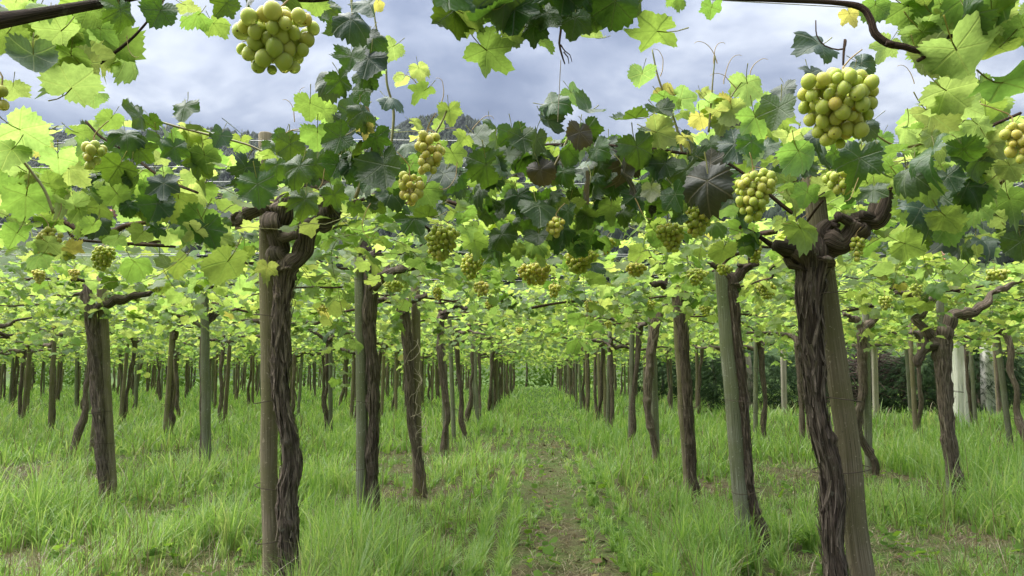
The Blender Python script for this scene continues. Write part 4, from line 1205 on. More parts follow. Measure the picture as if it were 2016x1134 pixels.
# canes and green shoots of the first two vines
for side, cname, mat, path, Y in (
    ('L', 'cane', M_CANE, [(100, 425, 8), (135, 440, 12), (170, 460, 14), (215, 458, 13), (250, 444, 11), (290, 438, 9), (345, 432, 6)], 3.0),
    ('L', 'cane', M_CANE, [(130, 440, 8), (150, 470, 6), (230, 478, 6), (300, 482, 8), (345, 486, 5)], 3.05),
    ('L', 'cane', M_CANE, [(860, 392, 6), (895, 400, 8), (925, 410, 9), (960, 402, 7), (1005, 400, 5)], 3.1),
    ('L', 'cane', M_CANE, [(170, 240, 6), (200, 270, 5), (250, 300, 5), (320, 350, 6), (390, 380, 5)], 2.4),
    ('L', 'shoot', M_SHOOT, [(0, 258, 6), (40, 310, 6), (85, 370, 6), (105, 420, 6)], 2.15),
    ('L', 'shoot', M_SHOOT, [(735, 12, 3), (742, 60, 4), (758, 110, 5), (762, 165, 5), (775, 220, 6), (770, 290, 6)], 2.45),
    ('L', 'shoot', M_SHOOT, [(300, 235, 4), (350, 250, 5), (420, 268, 5), (500, 290, 4), (560, 330, 4)], 2.4),
    ('L', 'shoot', M_SHOOT, [(690, -20, 6), (700, 80, 6), (715, 180, 7), (735, 280, 7), (700, 390, 8)], 1.9),
    ('L', 'shoot', M_SHOOT, [(840, 290, 4), (870, 240, 4), (880, 215, 3)], 2.3),
    ('R', 'shoot', M_SHOOT, [(1284, 98, 3), (1295, 150, 4), (1315, 205, 5), (1330, 245, 5), (1345, 310, 6)], 2.5),
    ('R', 'shoot', M_SHOOT, [(1408, 110, 2.5), (1404, 150, 3), (1400, 200, 4), (1395, 260, 5)], 2.5),
    ('R', 'shoot', M_SHOOT, [(1470, 150, 2.5), (1440, 190, 3), (1420, 240, 4)], 2.5),
    ('R', 'cane', M_CANE, [(960, 300, 5), (1040, 290, 7), (1120, 285, 7), (1220, 288, 6), (1330, 300, 6), (1430, 320, 6), (1560, 420, 8)], 2.45),
    ('R', 'shoot', M_SHOOT, [(1130, 245, 4), (1110, 290, 5), (1090, 330, 5)], 2.35),
    ('R', 'shoot', M_SHOOT, [(1700, 250, 3), (1780, 290, 5), (1880, 250, 4), (1930, 200, 4)], 2.1),
    ('R', 'shoot', M_SHOOT, [(1840, 175, 3), (1855, 220, 4), (1830, 290, 5)], 2.1),
    ('L', 'cane', M_CANE, [(760, 385, 6), (800, 400, 7), (860, 410, 6)], 3.2),
    ('L', 'hanging_string', M_STRING, [(1104, 118, 1.6), (1101, 180, 1.6), (1098, 240, 1.6)], 1.3),
):
    root = VINES[(side, 1, 1)] if cname != 'hanging_string' else OVER['OC']
    ap, ar = px_path(path, Y)
    t = tube(ap - np.array(root.location), ar, 7, 0.015, 0.06 if mat is M_CANE else 0, len(path), 0.4 if mat is M_CANE else 0)
    link(cname, make_mesh(cname, t[0], t[1], mat, uv=t[2]), root)


def tendril(px, py, Y, up=1, L=90, curl=1.0, seed=0):
    r = np.random.default_rng(seed)
    a = R(90) * up + r.normal(0, .4); p = np.array([px, py], float); rows = []
    n = 16
    for i in range(n):
        rows.append((p[0], p[1], 2.2 * (1 - 0.6 * i / n)))
        a += curl * (0.05 + 0.6 * (i / n) ** 4) * (1 if seed % 2 else -1) + r.normal(0, .08)
        p = p + L / n * np.array([math.cos(a), -math.sin(a)])
    pts, rad = px_path(rows, Y)
    return tube(pts, rad, 4, 0.01, cap=False)


for i, (px, py, Y, up, L) in enumerate([(1405, 125, 2.5, 1, 60), (1412, 125, 2.5, 1, 75), (1425, 165, 2.5, 1, 80), (1450, 175, 2.5, 1, 70), (1475, 150, 2.5, 1, 60), (1300, 150, 2.5, 1, 70), (600, 230, 2.0, 1, 70), (580, 240, 2.0, 1, 60), (560, 265, 2.4, 1, 80),
     (870, 200, 2.3, 1, 60), (930, 255, 2.3, 1, 60), (1800, 165, 2.1, 1, 60), (1870, 130, 2.1, 1, 60), (820, 165, 2.4, 1, 60), (120, 400, 2.4, -1, 80), (730, 400, 1.9, -1, 90), (640, 330, 1.95, -1, 70), (1250, 390, 2.2, -1, 60), (1690, 350, 1.7, -1, 60), (250, 70, 1.4, -1, 60), (900, 320, 2.2, -1, 80), (1510, 340, 2.0, -1, 60), (1590, 420, 2.2, -1, 60)]):
    root = VINES[('L' if px < 1000 else 'R', 1, 1)]
    t = tendril(px, py, Y, up, L, 1.0, i)
    link('tendril', make_mesh('tendril', t[0] - np.array(root.location), t[1], M_TENDRIL, uv=t[2]), root)

# dry tendrils wound round the third vine on the left
root = VINES[('L', 1, 3)]
for i in range(7):
    r = np.random.default_rng(60 + i)
    z0 = r.uniform(0.15, 1.0); zs = np.linspace(z0, z0 + r.uniform(.25, .5), 12)
    ax_ = np.interp(zs, [0, .3, .6, .9, 1.2, 1.5], [0.03, -.01, -.06, -.10, -.115, -.13])
    a = np.linspace(r.uniform(0, 6), r.uniform(5, 12), 12)
    pts = np.column_stack([ax_ + 0.06 * np.cos(a) + r.normal(0, .012, 12), 0.06 * np.sin(a) - .03, zs + r.normal(0, .015, 12)])
    t = tube(pts, 0.0022, 4, 0.02, cap=False)
    link('tendril', make_mesh('tendril', t[0], t[1], M_STRING, uv=t[2]), root)

# ------------------------------------------------------------------ grape bunches


def berry_mesh(mat, lon=14, lat=9):
    V, uv = [[0, 0, -1.06]], [[0, 0]]
    for i in range(1, lat):
        t = math.pi * i / lat
        for j in range(lon):
            a = 2 * math.pi * j / lon
            V.append([math.sin(t) * math.cos(a), math.sin(t) * math.sin(a), -math.cos(t) * 1.06]); uv.append([j / lon, i / lat])
    V.append([0, 0, 1.06]); uv.append([0, 1])
    T, Q = [], []
    for j in range(lon):
        T.append((0, 1 + (j + 1) % lon, 1 + j)); T.append((len(V) - 1, 1 + (lat - 2) * lon + j, 1 + (lat - 2) * lon + (j + 1) % lon))
        for i in range(lat - 2):
            Q.append((1 + i * lon + j, 1 + i * lon + (j + 1) % lon, 1 + (i + 1) * lon + (j + 1) % lon, 1 + (i + 1) * lon + j))
    return np.array(V), [np.array(Q), np.array(T)], np.array(uv)


BV, BP, BUV = berry_mesh(None)
BV2, BP2, BUV2 = berry_mesh(None, 8, 6)
BERRY = {k: make_mesh('berry', BV, BP, m_, uv=BUV) for k, m_ in (('G', M_BERRY_G), ('A', M_BERRY_A))}


def bunch(px, py, wpx, hpx, bpx, Y, label, kind='G', taper=0.45, seed=0, single=True, flat=0.8):
    r = np.random.default_rng(seed + 1000)
    top = P(px, py - hpx / 2, Y)
    s = Y / F_PX
    w, h, d = wpx * s, hpx * s, bpx * s * 0.82
    ph = r.uniform(0, 6.28, 3)
    root = thing('grape_bunch', label, 'grape bunch', tuple(top), 'bunches of white grapes')
    pts = []
    rw = max(w / 2 - d / 2, 0.2 * d); hh = max(h - d, 0.5 * d)
    for _ in range(4000):
        t = r.random() ** 0.9
        rad = rw * (1 - (taper + .22) * t ** 1.7) * min(1, (t + .12) / .34) ** .5
        q = math.sqrt(r.uniform(0.15, 1.0)); a = r.uniform(0, 2 * math.pi)
        rad *= 1 + 0.22 * math.sin(a + ph[0] + 2 * t) + 0.14 * math.sin(2 * a + ph[1] - 3 * t)
        p = np.array([rad * q * math.cos(a), rad * flat * q * math.sin(a), -d / 2 - t * hh])
        if all((p - o_) @ (p - o_) > (0.76 * d) ** 2 for o_ in pts): pts.append(p)
        if len(pts) > 95: break
    pts = np.array(pts)
    # stalk with side branches
    mb = MB()
    bx_, by_ = r.normal(0, d * .8), r.normal(0, d * .5)
    st = np.array([[bx_ * 1.3, by_, d * 1.7], [bx_ * .5, by_ * .5, d * 1.0], [0, 0, d * .35], [0, 0, -hh * .4], [0, 0, -hh * .9]])
    stem = link('stem', None)
    V, pl, uv = tube(st, np.array([0.05, 0.055, 0.07, 0.06, 0.03]) * d, 5, 0.02)
    mb.add(V, pl, uv)
    for p in pts[:: 2 if single else 5]:
        z0 = min(p[2] + d * .9, d * .4)
        V, pl, uv = tube(np.array([[0, 0, z0], [p[0] * .5, p[1] * .5, (z0 + p[2]) / 2 + d * .25], [p[0], p[1], p[2] + d * .45]]), np.array([0.04, 0.03, 0.03]) * d, 4, 0.03, cap=False)
        mb.add(V, pl, uv)
    bpy.data.objects.remove(stem)
    tag(link('stem', mb.mesh('stem', M_TENDRIL), root), kind='stuff')
    sizes = d / 2 * r.uniform(0.72, 1.08, len(pts)) * np.where(r.random(len(pts)) < .08, .7, 1)
    if single:
        for p, s_ in zip(pts, sizes):
            o = link('berry', BERRY[kind if r.random() < .92 else 'A'], root, tuple(p))
            o.scale = (s_, s_ * r.uniform(.94, 1.04), s_ * r.uniform(.96, 1.14))
            o.rotation_euler = (r.normal(0, .5), r.normal(0, .5), r.uniform(0, 6))
    else:
        mb = MB()
        for p, s_ in zip(pts, sizes): mb.add(BV2 * s_ + p, BP2, BUV2)
        tag(link('berries', mb.mesh('berries', M_BERRY_G if kind == 'G' else M_BERRY_A), root), kind='stuff')
    return root


BUNCHES = [
 (553, 92, 200, 136, 42, 0.95, 'wide bunch of large yellow-green grapes hanging from the top edge, upper left', 'G', .35),
 (1660, 218, 196, 152, 34, 1.02, 'biggest broad bunch of pale green grapes high on the right above the shaggy vine', 'G', .35),
 (4, 198, 66, 76, 33, 1.35, 'bunch of amber-green grapes cut by the left edge of the picture', 'A', .4),
 (185, 308, 62, 66, 26, 1.85, 'small shaded bunch half hidden among dark leaves, upper left', 'G', .4),
 (842, 304, 78, 92, 24, 1.75, 'upper of two golden bunches beside the dark leaf column', 'A', .3),
 (806, 374, 74, 76, 24, 1.76, 'lower of two golden bunches beside the dark leaf column', 'A', .4),
 (1482, 388, 92, 112, 21, 1.95, 'long bunch of pale green grapes beneath the darkest leaf', 'G', .5),
 (1650, 362, 82, 58, 22, 1.8, 'bunch of green grapes just below the biggest broad bunch', 'G', .4),
 (1993, 284, 64, 92, 27, 1.6, 'bunch of bright yellow-green grapes at the right edge', 'A', .4),
 (95, 480, 56, 68, 18, 2.4, 'amber bunch over the far left canopy, beside a greener bunch', 'A', .3),
 (137, 495, 46, 46, 14, 2.6, 'green bunch touching the amber bunch, far left', 'G', .4),
 (203, 510, 54, 52, 11, 3.1, 'small-berried pale green bunch above the dark post, second row left', 'G', .4),
 (1372, 436, 72, 70, 15, 2.5, 'dense bunch of green grapes left of the long pale bunch', 'G', .45),
 (1322, 470, 70, 60, 14, 2.6, 'rounded green bunch at the lower left of the dense bunch', 'G', .5),
 (1095, 447, 46, 44, 17, 2.3, 'small golden bunch under browned leaves above the path', 'A', .4),
 (868, 482, 76, 74, 14, 2.7, 'yellow-green bunch hanging above the long vine arm', 'G', .5),
 (926, 526, 52, 54, 11, 3.2, 'upper bunch of the chain of bunches left over the path', 'G', .5),
 (948, 570, 40, 34, 10, 3.9, 'lower bunch of the chain of bunches left over the path', 'A', .4),
 (1056, 541, 72, 46, 11, 3.4, 'wide golden bunch hanging over the middle of the path', 'A', .4),
 (1138, 515, 72, 52, 12, 3.1, 'wide green bunch hanging right of the path middle', 'G', .4),
 (1195, 486, 40, 34, 11, 3.0, 'little green bunch tucked above the wide green bunch', 'G', .4),
 (1252, 532, 52, 28, 11, 3.5, 'flat yellow bunch left of the third right-hand post', 'A', .3),
 (1482, 492, 44, 60, 13, 2.9, 'narrow bunch under the thin cane of the shaggy vine', 'G', .5),
 (1425, 532, 40, 26, 10, 3.4, 'small bunch over the top of the pale round post', 'G', .3),
 (1370, 546, 46, 36, 9, 3.7, 'small bunch between the second and third right-hand posts', 'G', .4),
 (1510, 572, 44, 36, 8, 4.2, 'fine-berried bunch right of the slender curving vine', 'G', .4),
 (1685, 492, 34, 54, 13, 2.7, 'narrow green bunch under the big right arm of the shaggy vine', 'G', .5),
 (1742, 597, 30, 30, 8, 4.6, 'small pale bunch above the bowed vine', 'G', .4),
 (1805, 576, 28, 38, 9, 4.4, 'small bunch in the left fork of the crooked-armed vine', 'G', .4),
 (1976, 446, 52, 30, 12, 2.9, 'flat green bunch near the right edge, under bluish leaves', 'G', .3),
 (1958, 542, 56, 26, 10, 3.6, 'low flat bunch near the right edge above the crooked right arm', 'G', .3),
 (78, 546, 32, 32, 8, 4.0, 'small golden bunch near the left edge', 'A', .4),
 (146, 541, 26, 24, 8, 4.2, 'tiny golden bunch left of the dark post, second row left', 'A', .4),
 (306, 566, 36, 20, 7, 4.6, 'tiny green bunch above the long arm, second row left', 'G', .3),
 (636, 611, 42, 22, 7, 5.4, 'small golden bunch seen between the first two left posts', 'A', .3),
 (965, 601, 26, 24, 7, 5.2, 'small round bunch below the chain of bunches', 'A', .4),
 (1090, 572, 32, 30, 9, 4.2, 'amber bunch at the lower right of the wide golden bunch', 'A', .4),
 (1162, 604, 30, 26, 7, 5.3, 'small golden bunch far along the path, right of middle', 'A', .4),
 (1281, 602, 26, 24, 7, 5.3, 'small bunch against the head of the leaning brown vine', 'G', .4),
 (776, 564, 42, 26, 9, 4.4, 'small green bunch beneath the long vine arm', 'G', .3),
 (862, 579, 24, 28, 7, 4.9, 'tiny yellow bunch beside the upright stub of the fourth left vine', 'A', .4),
 (1388, 612, 26, 26, 7, 5.3, 'tiny bunch behind the third vine on the right side', 'G', .4),
 (1198, 640, 18, 16, 5, 7.5, 'tiny distant golden bunch on the first fork right of the path', 'A', .3),
 (1022, 652, 20, 16, 5, 7.5, 'tiny distant bunch low over the path middle', 'A', .3),
]
for i, q in enumerate(BUNCHES):
    bunch(*q[:6], q[6], q[7], q[8], i, single=q[4] >= 11)

# ------------------------------------------------------------------ trellis wires
nw = 0
for y, z, sag in [(3.3, 2.09, .02), (3.32, 1.90, .02), (4.95, 2.05, .02), (6.3, 2.04, .02), (7.7, 2.04, .02), (9.0, 2.03, .02), (2.7, 1.80, .015), (5.0, 1.84, .01), (6.4, 1.82, .01), (11.0, 1.96, .0)]:
    xs = np.linspace(-9.5, 9.5, 14)
    pts = np.column_stack([xs, np.full(14, y) + 0.02 * np.sin(xs * 1.3 + y), z - sag * np.sin(xs * 1.3) - 0.006 * xs])
    t = tube(pts, 0.0019, 4, 1.0, cap=False)
    o = link('trellis_wire', make_mesh('trellis_wire', t[0], t[1], M_WIRE, uv=t[2]))
    nw += 1
    tag(o, f'thin grey wire stretched across the rows, {ORD[nw]} of the cross wires', 'wire', 'trellis wires')
nw = 0
for x in (-5.55, -3.35, -2.3, -1.15, -0.4, 0.5, 1.25, 2.4, 3.45, 5.65):
    z = 1.94
    pts = np.array([[x, 2.6, z + .03], [x + .02, 8, z], [x, 16, z + .02], [x, 26, z], [x, 42, z]])
    t = tube(pts, 0.0019, 4, 2.0, cap=False)
    o = link('trellis_wire', make_mesh('trellis_wire', t[0], t[1], M_WIRE, uv=t[2]))
    nw += 1
    tag(o, f'thin grey wire running away along the rows, {ORD[nw]} counted from the left', 'wire', 'trellis wires')
pts = np.array([P(1300, -6, 1.5), P(1500, 5, 1.5), P(1700, 16, 1.5), P(1900, 20, 1.5), P(2100, 22, 1.5)])
t = tube(pts, 0.0013, 4, 0.5, cap=False)
tag(link('trellis_wire', make_mesh('trellis_wire', t[0], t[1], M_WIRE, uv=t[2])), 'dark wire overhead along the forked cane, upper right', 'wire', 'trellis wires')

# ------------------------------------------------------------------ right-hand edge: concrete posts, conifers, brush pile
CONC = [(1890, 834, 668, 26, 14.2, 'tall pale concrete post behind the crooked-armed vine'), (1946, 805, 672, 20, 17.5, 'white concrete post, farther of the two by the right edge'), (1482, 800, 708, 13, 18.0, 'leaning pale concrete post before the dark conifers, leftmost'),
        (1544, 802, 690, 9, 17.0, 'narrow concrete post between two vines before the conifers'), (1724, 815, 690, 9, 15.5, 'thin pale concrete post behind the bowed vine')]
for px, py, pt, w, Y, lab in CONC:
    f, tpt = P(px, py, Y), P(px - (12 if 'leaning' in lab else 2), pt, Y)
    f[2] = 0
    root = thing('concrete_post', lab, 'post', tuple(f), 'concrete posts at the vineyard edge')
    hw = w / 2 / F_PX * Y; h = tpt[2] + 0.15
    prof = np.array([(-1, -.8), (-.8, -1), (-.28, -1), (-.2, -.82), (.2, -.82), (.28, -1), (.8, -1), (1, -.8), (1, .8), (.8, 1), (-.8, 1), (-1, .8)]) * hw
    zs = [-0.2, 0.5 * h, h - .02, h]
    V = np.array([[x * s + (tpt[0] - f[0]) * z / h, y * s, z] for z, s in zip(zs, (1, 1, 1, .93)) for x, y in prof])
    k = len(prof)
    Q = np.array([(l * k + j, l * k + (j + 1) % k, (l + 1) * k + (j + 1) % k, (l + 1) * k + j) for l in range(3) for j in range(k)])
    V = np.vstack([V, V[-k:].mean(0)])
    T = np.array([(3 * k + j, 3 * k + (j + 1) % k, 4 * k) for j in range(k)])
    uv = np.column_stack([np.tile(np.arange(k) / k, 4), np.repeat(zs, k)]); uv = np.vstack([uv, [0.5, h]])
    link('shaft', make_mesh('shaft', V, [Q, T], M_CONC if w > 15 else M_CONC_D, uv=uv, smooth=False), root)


def spray_bush(name, label, cat, group, loc, rx, ry, h, n, mat, leaf, droop, seed, trunk_mat):
    r = np.random.default_rng(seed)
    root = thing(name, label, cat, loc, group)
    t = tube(np.array([[0, 0, -.1], [.05, 0, h * .4], [0, .03, h * .8]]), [0.09, 0.06, 0.02], 8, 0.1, .1)
    link('trunk', make_mesh('trunk', t[0], t[1], trunk_mat, uv=t[2]), root)
    u = r.random(n); a = r.uniform(0, 2 * math.pi, n)
    zz_ = h * (0.02 + 0.98 * u)
    prof = np.sin(np.clip(u * 0.86 + 0.14, 0, 1) * math.pi) ** 0.6
    rad = prof * np.sqrt(r.uniform(.45, 1, n)) * (1 + 0.35 * (vnoise(a * 1.4 + 9, u * 5, seed) - .5))
    pos = np.column_stack([rx * rad * np.cos(a), ry * rad * np.sin(a), zz_])
    outw = np.column_stack([np.cos(a), np.sin(a), np.zeros(n)])
    nor = outw * .6 + np.array([0, 0, .8]) + r.normal(0, .35, (n, 3))
    tip = outw + np.array([0, 0, droop]) + r.normal(0, .3, (n, 3))
    me_ = join_leaves(leaf, pos, frames(nor, tip), r.uniform(.6, 1.2, n) * (0.25 if leaf is SPRAY else 0.105), np.zeros(n, int), [mat], 'crown')
    tag(link('crown', me_, root), kind='stuff')


# a flat feathery conifer spray
sv = [[0, 0, 0]]; stt = []
for i in range(7):
    y0 = i * .14; w_ = 0.34 * (1 - i / 7.5)
    for s_ in (-1, 1):
        b0 = len(sv); sv += [[0, y0, 0], [s_ * w_, y0 + .26, -.05], [0, y0 + .09, .01]]; stt.append((b0, b0 + 1, b0 + 2) if s_ < 0 else (b0, b0 + 2, b0 + 1))
SPRAY = [(np.array(sv), np.array(stt), np.array(sv)[:, :2])]
for i, (x, y, rx, h, lab) in enumerate([
    (5.4, 19.0, 1.3, 1.55, 'dark conifer bush behind the slender curving vine, leftmost of the conifers'), (7.0, 19.4, 1.2, 1.5, 'dark conifer bush left of the brush pile'),
    (9.3, 18.4, 1.1, 1.45, 'dark feathery conifer under the brush pile'), (10.4, 18.2, 1.0, 1.9, 'dark conifer at the right end of the bushes'), (8.3, 20.2, 1.3, 2.0, 'dark conifer behind the brush pile'),
    (11.9, 20.5, 1.3, 1.7, 'dark conifer behind the white concrete posts'), (14.2, 22.5, 1.5, 1.6, 'dark conifer farthest to the right'), (5.3, 22.5, 1.3, 1.7, 'dark conifer in the second line, behind the leftmost'), (5.2, 26.5, 1.3, 1.7, 'dark conifer far back between the right-hand rows'), (5.2, 31, 1.4, 1.7, 'dark conifer deepest between the right-hand rows')]):
    spray_bush('conifer_bush', lab, 'bush', 'dark conifers at the vineyard edge', (x, y, 0), rx, rx, h, 1700, M_CONIFER, SPRAY, -.2, 50 + i, M_BARK_DARK)
shx = [-0.6, 1.0, 2.8, 4.4] + [-2.8 - 2.3 * i for i in range(16)]
for i, x in enumerate(shx):
    lab = ['leafy green shrub closing the end of the path', 'leafy green shrub at the path end, right of middle'][i] if i < 2 else f'leafy green shrub beyond the far ends of the {"right" if x > 0 else "left"} rows, {ORD[i - 1 if x > 0 else i - 3]} from the path'
    spray_bush('leafy_shrub', lab, 'shrub', 'shrubs beyond the row ends', (x, 45.5 + (i % 3), 0), 1.75, 1.2, 2.5 + .4 * (i % 2), 950, M_SHRUB, LOWL, -.4, 90 + i, M_BARK_DARK)

root = thing('brush_pile', 'tangled pile of brown vine prunings heaped before the conifers', 'brush pile', (8.3, 18.6, 0))
mb = MB()
r = np.random.default_rng(8)
for i in range(520):
    u = r.uniform(-1, 1); hgt = (1 - u * u) * 1.5
    c = np.array([u * 1.15 + r.normal(0, .1), r.normal(0, .35), r.uniform(0.15, 1) * hgt + .15])
    d = nrm(r.normal(0, 1, 3) * [1, .7, .45]); L = r.uniform(.3, .9)
    b2 = r.normal(0, .12, 3)
    V, pl, uv = tube(np.array([c - d * L / 2, c + b2, c + d * L / 2]), [0.010, 0.009, 0.004], 4, 0.2, cap=False)
    mb.add(V, pl, uv)
tag(link('twigs', mb.mesh('twigs', M_TWIG), root), kind='stuff')

# ------------------------------------------------------------------ far houses on the hillside
m, bb, o = new_mat('house_plaster'); principled(bb, o, (0.62, 0.58, 0.52), 0.9); M_PLASTER = m
m, bb, o = new_mat('clay_tiles'); principled(bb, o, (0.36, 0.11, 0.06), 0.85); M_TILES = m
m, bb, o = new_mat('window_glass'); principled(bb, o, (0.03, 0.035, 0.04), 0.15); M_GLASS = m


def house(px, Y, w, d, h, label, rot=0.2):
    x = (px - 1055) / F_PX * Y
    z = float(hill_h(x, Y))
    root = thing('farmhouse', label, 'house', (x, Y, z), 'farmhouses on the hillside')
    root.rotation_euler.z = rot
    V, pl, _ = box(-w / 2, w / 2, -d / 2, d / 2, -4, h); link('wall', make_mesh('wall', V, pl, M_PLASTER, smooth=False), root)
    e = .5
    rf = np.array([[-w / 2 - e, -d / 2 - e, h + .02], [w / 2 + e, -d / 2 - e, h + .02], [w / 2 + e, d / 2 + e, h + .02], [-w / 2 - e, d / 2 + e, h + .02], [-w / 2 - e, 0, h + d * .3], [w / 2 + e, 0, h + d * .3]])
    link('roof', make_mesh('roof', rf, [np.array([[0, 1, 5, 4], [2, 3, 4, 5], [3, 2, 1, 0]]), np.array([[0, 4, 3], [1, 2, 5]])], M_TILES, smooth=False), root)
    for wx in (-w * .3, 0, w * .3):
        for wz in ((1.0, 3.8) if h > 4.5 else (1.2,)):
            V, pl, _ = box(wx - .55, wx + .55, -d / 2 - .04, -d / 2 + .04, wz, wz + 1.3)
            link('window', make_mesh('window', V, pl, M_GLASS, smooth=False), root)


house(158, 255, 11, 8, 5.4, 'white farmhouse with red tiled roof on the wooded slope, far left')
house(1836, 150, 9, 8, 5.2, 'farmhouse with red tiled roof glimpsed behind the crooked-armed vine', -.3)

# ------------------------------------------------------------------ grass


def grass_field(n, ymin, ymax, seed, hscale, wscale, stiff, path_only=False, dry=False):
    r = np.random.default_rng(seed)
    # uniform in screen-like space: 1/y^1.4 density
    u = r.random(n)
    y = (ymin ** -.5 + u * (ymax ** -.5 - ymin ** -.5)) ** -2.0
    x = (r.uniform(-0.92, 0.82, n)) * (y + 0.4)
    return x, y, r


def bare(x, y):
    """1 where the soil is trodden or bare"""
    cx = 0.13 + 0.05 * np.sin(y * .8)
    p = np.clip(1.5 - np.abs(x - cx) / (0.20 + 0.14 * (vnoise(x * 3 + 9, y * 1.6, 3) - .3)), 0, 1) * np.clip((15 - y) / 6, 0, 1)
    p *= np.clip(0.15 + 1.2 * vnoise(x * 2.2 + 70, y * 1.5, 4), 0, 1)
    n_ = vnoise(x * 1.5 + 30, y * 1.1 + 5, 12) * 0.65 + vnoise(x * 4 + 30, y * 3 + 5, 13) * .35
    q = np.clip((n_ - 0.60) * 9, 0, 1) * 0.9 * np.clip((np.abs(x - .13) - .2) / .8, .15, 1)
    for bx, by, br in ((-2.35, 5.55, .75), (-2.7, 4.1, .7), (-1.75, 3.85, .55), (-1.6, 7.8, .7), (1.95, 6.6, .9), (2.3, 4.6, .75), (2.75, 4.0, .6), (2.6, 8.4, .7), (-4.6, 6.6, .5), (1.6, 5.5, .4), (1.9, 8.5, .5)):
        q = np.maximum(q, np.clip(1.3 - np.hypot(x - bx, (y - by) * 1.3) / br, 0, 1) * (0.55 + .45 * vnoise(x * 7 + 11, y * 7, 14)))
    return np.maximum(p, q)


def blades(x, y, r, h, w, lean, name, mat, label):
    n = len(x)
    z = ground_h(x, y) - 0.01
    az = r.uniform(0, 2 * math.pi, n)
    d = np.column_stack([np.cos(az), np.sin(az), np.zeros(n)])
    sa = az + math.pi / 2 + r.normal(0, .5, n)
    sd = np.column_stack([np.cos(sa), np.sin(sa), np.zeros(n)])
    ts = np.array([0, .38, .72, 1.0]); ws = np.array([1, .9, .6, 0])
    base = np.column_stack([x, y, z])
    rows = []
    for t, wv in zip(ts, ws):
        bend = lean * t ** 2.0
        hz = h * (t - 0.42 * np.clip(lean - .25, 0, 1) * t ** 3)
        c = base + d * (h * bend)[:, None] + np.column_stack([np.zeros(n), np.zeros(n), hz])
        if wv > 0: rows += [c - sd * (w * wv / 2)[:, None], c + sd * (w * wv / 2)[:, None]]
        else: rows.append(c)
    V = np.stack(rows, 1)
    off = (np.arange(n) * 7)[:, None, None]
    Q = (np.array([[0, 1, 3, 2], [2, 3, 5, 4]])[None] + off).reshape(-1, 4)
    T = (np.array([[4, 5, 6]])[None] + off).reshape(-1, 3)
    o = link(name, make_mesh(name, V.reshape(-1, 3), [Q, T], mat))
    tag(o, label, 'grass', kind='stuff')


x, y, r = grass_field(305000, 1.5, 48, 1, 1, 1, 1)
# tufts: pull blades towards random centres
gx_, gy_ = np.round(x / .16), np.round(y / .16)
tx = (gx_ + vnoise(gx_ * 1.7 + 300, gy_ * 1.3 + 300, 6) - .5) * .16; ty = (gy_ + vnoise(gx_ * 1.1 + 300, gy_ * 1.9 + 300, 7) - .5) * .16
pull = 0.55 * (y < 14)
x, y = x + (tx - x) * pull, y + (ty - y) * pull
bm = bare(x, y)
keep = r.random(len(x)) > bm * 0.96
x, y, bm = x[keep], y[keep], bm[keep]
hn = vnoise(x * 1.3 + 60, y * 1.3 + 60, 8); hm = vnoise(x * 5 + 60, y * 5 + 60, 9)
h = (0.10 + 0.32 * hn ** 1.5 + 0.16 * hm) * np.clip((y - 1.7) / 2.2, .3, 1) * r.uniform(0.45, 1.15, len(x))
h *= np.where(np.abs(x - .13) < .8, 0.42 + .58 * np.clip((np.abs(x - .13) - .3) / .5, 0, 1), 1) * (1 - 0.82 * bm) * (1 - 0.6 * np.maximum(bare(x, y + .3), bare(x, y + .55)) * (y < 9))
h = np.where(y > 16, h * .85, h)
for tx_, ty_, tr_, th_ in ((-3.25, 5.0, .26, 1.75), (-2.3, 5.1, .2, 1.3), (-0.75, 6.6, .22, 1.6), (0.85, 4.2, .3, 1.4), (-.95, 4.1, .25, 1.4), (-.85, 3.5, .3, 1.3), (.95, 3.2, .3, 1.3), (1.0, 5.6, .35, 1.3)):
    h *= 1 + (th_ - 1) * np.exp(-((x - tx_) ** 2 + (y - ty_) ** 2) / tr_ ** 2)
w = 0.0062 * r.uniform(.55, 1.5, len(x)) * np.clip(y / 5.0, 0.85, 6)
lean = np.clip(r.gamma(2.4, .24, len(x)), .03, 1.25)
blades(x, y, r, h, w, lean, 'grass', M_GRASS, 'tall fresh green grass growing between the vine rows')
x, y, r = grass_field(80000, 2.1, 20, 2, 1, 1, 1)
bm = bare(x, y)
keep = r.random(len(x)) < np.clip(bm * 1.1, 0.10, .9)
x, y = x[keep], y[keep]
blades(x, y, r, r.uniform(.015, .08, len(x)), 0.0040 * r.uniform(.6, 1.5, len(x)) * np.clip(y / 4, .85, 4), r.uniform(.8, 2.2, len(x)), 'dry_grass', M_DRY, 'dry straw and dead grass lying on the trodden soil')

# ------------------------------------------------------------------ damp air between the vineyard and the hills
m, bb, o = new_mat('damp_air')
pv = bb.n('ShaderNodeVolumePrincipled')
pv.inputs['Color'].default_value = (0.80, 0.88, 1.0, 1)
pv.inputs['Density'].default_value = 0.00010
pv.inputs['Anisotropy'].default_value = 0.2
bb.nt.links.new(pv.outputs[0], o.inputs['Volume'])
V, pl, _ = box(-1150, 1150, -520, 1480, -1.6, 285)
tag(link('haze', make_mesh('haze', V, pl, m, smooth=False)), 'thin bluish air between the vineyard and the hills', 'haze', kind='stuff')

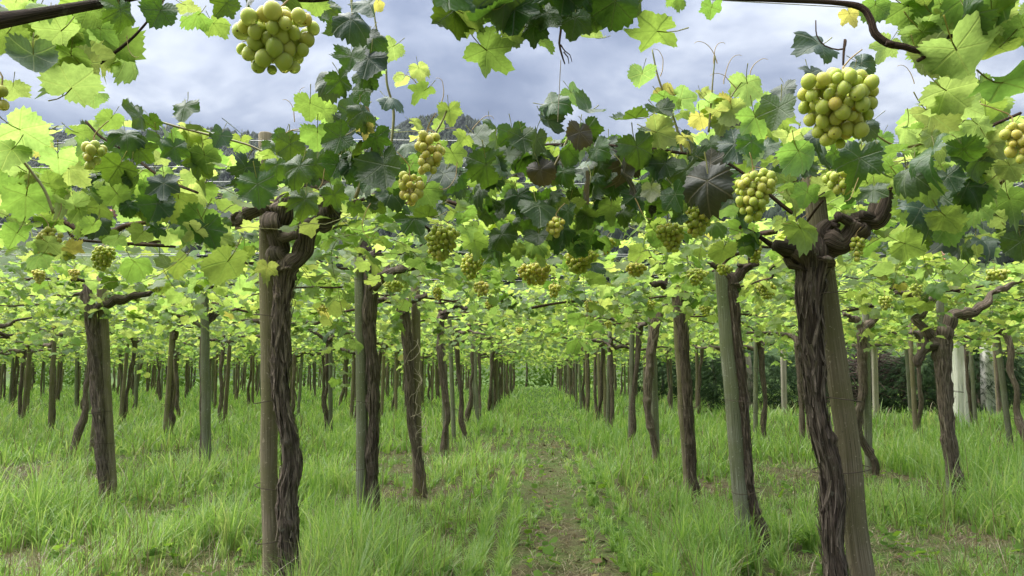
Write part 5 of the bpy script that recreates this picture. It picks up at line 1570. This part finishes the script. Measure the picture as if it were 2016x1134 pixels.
x, y, r = grass_field(5200, 2.6, 26, 9, 1, 1, 1)
keep = (bare(x, y) < .5) & (np.abs(x - .13) > .5)
x, y = x[keep], y[keep]
blades(x, y, r, r.uniform(.24, .46, len(x)), 0.004 * np.clip(y / 4, .9, 4), np.clip(r.gamma(2, .2, len(x)), .03, .9), 'grass_stalks', M_DRY, 'pale seeding stalks standing above the green grass')
# broad-leaved weeds and fallen leaves
r = np.random.default_rng(31)
n = 2600
y = (2.3 ** -.5 + r.random(n) * (14 ** -.5 - 2.3 ** -.5)) ** -2.0
x = r.uniform(-.75, .7, n) * y
cx_, cy_ = np.round(x / .5) * .5, np.round(y / .5) * .5
x, y = x + (cx_ - x) * .6, y + (cy_ - y) * .6
pos = np.column_stack([x, y, ground_h(x, y) + r.uniform(.02, .12, n)])
az = r.uniform(0, 6.28, n); tip = np.column_stack([np.cos(az), np.sin(az), r.uniform(-.3, .5, n)])
me_ = join_leaves(LOWL, pos, frames(np.array([0, 0, 1.0]) + r.normal(0, .35, (n, 3)), tip), r.uniform(.014, .045, n), np.zeros(n, int), [M_SHRUB], 'weeds')
tag(link('weeds', me_), 'small broad-leaved weeds among the grass', 'weeds', kind='stuff')
m, bb, o = new_mat('dead_leaf')
geo = bb.n('ShaderNodeNewGeometry')
principled(bb, o, bb.ramp(geo.outputs['Random Per Island'], [(0, (0.07, 0.045, 0.025)), (.7, (0.15, 0.105, 0.055)), (1, (0.22, 0.20, 0.07))]), 0.8, 0.2)
n = 170
y = (2.3 ** -.5 + r.random(n) * (12 ** -.5 - 2.3 ** -.5)) ** -2.0
x = np.where(r.random(n) < .5, .13 + r.normal(0, .35, n), r.uniform(-.7, .65, n) * y)
pos = np.column_stack([x, y, ground_h(x, y) + r.uniform(.008, .03, n)])
az = r.uniform(0, 6.28, n); tip = np.column_stack([np.cos(az), np.sin(az), np.zeros(n)])
me_ = join_leaves(MIDL, pos, frames(np.array([0, 0, 1.0]) + r.normal(0, .3, (n, 3)), tip), r.uniform(.02, .045, n), np.zeros(n, int), [m], 'fallen_leaves')
tag(link('fallen_leaves', me_), 'brown and yellow dead leaves scattered on the soil', 'fallen leaves', kind='stuff')
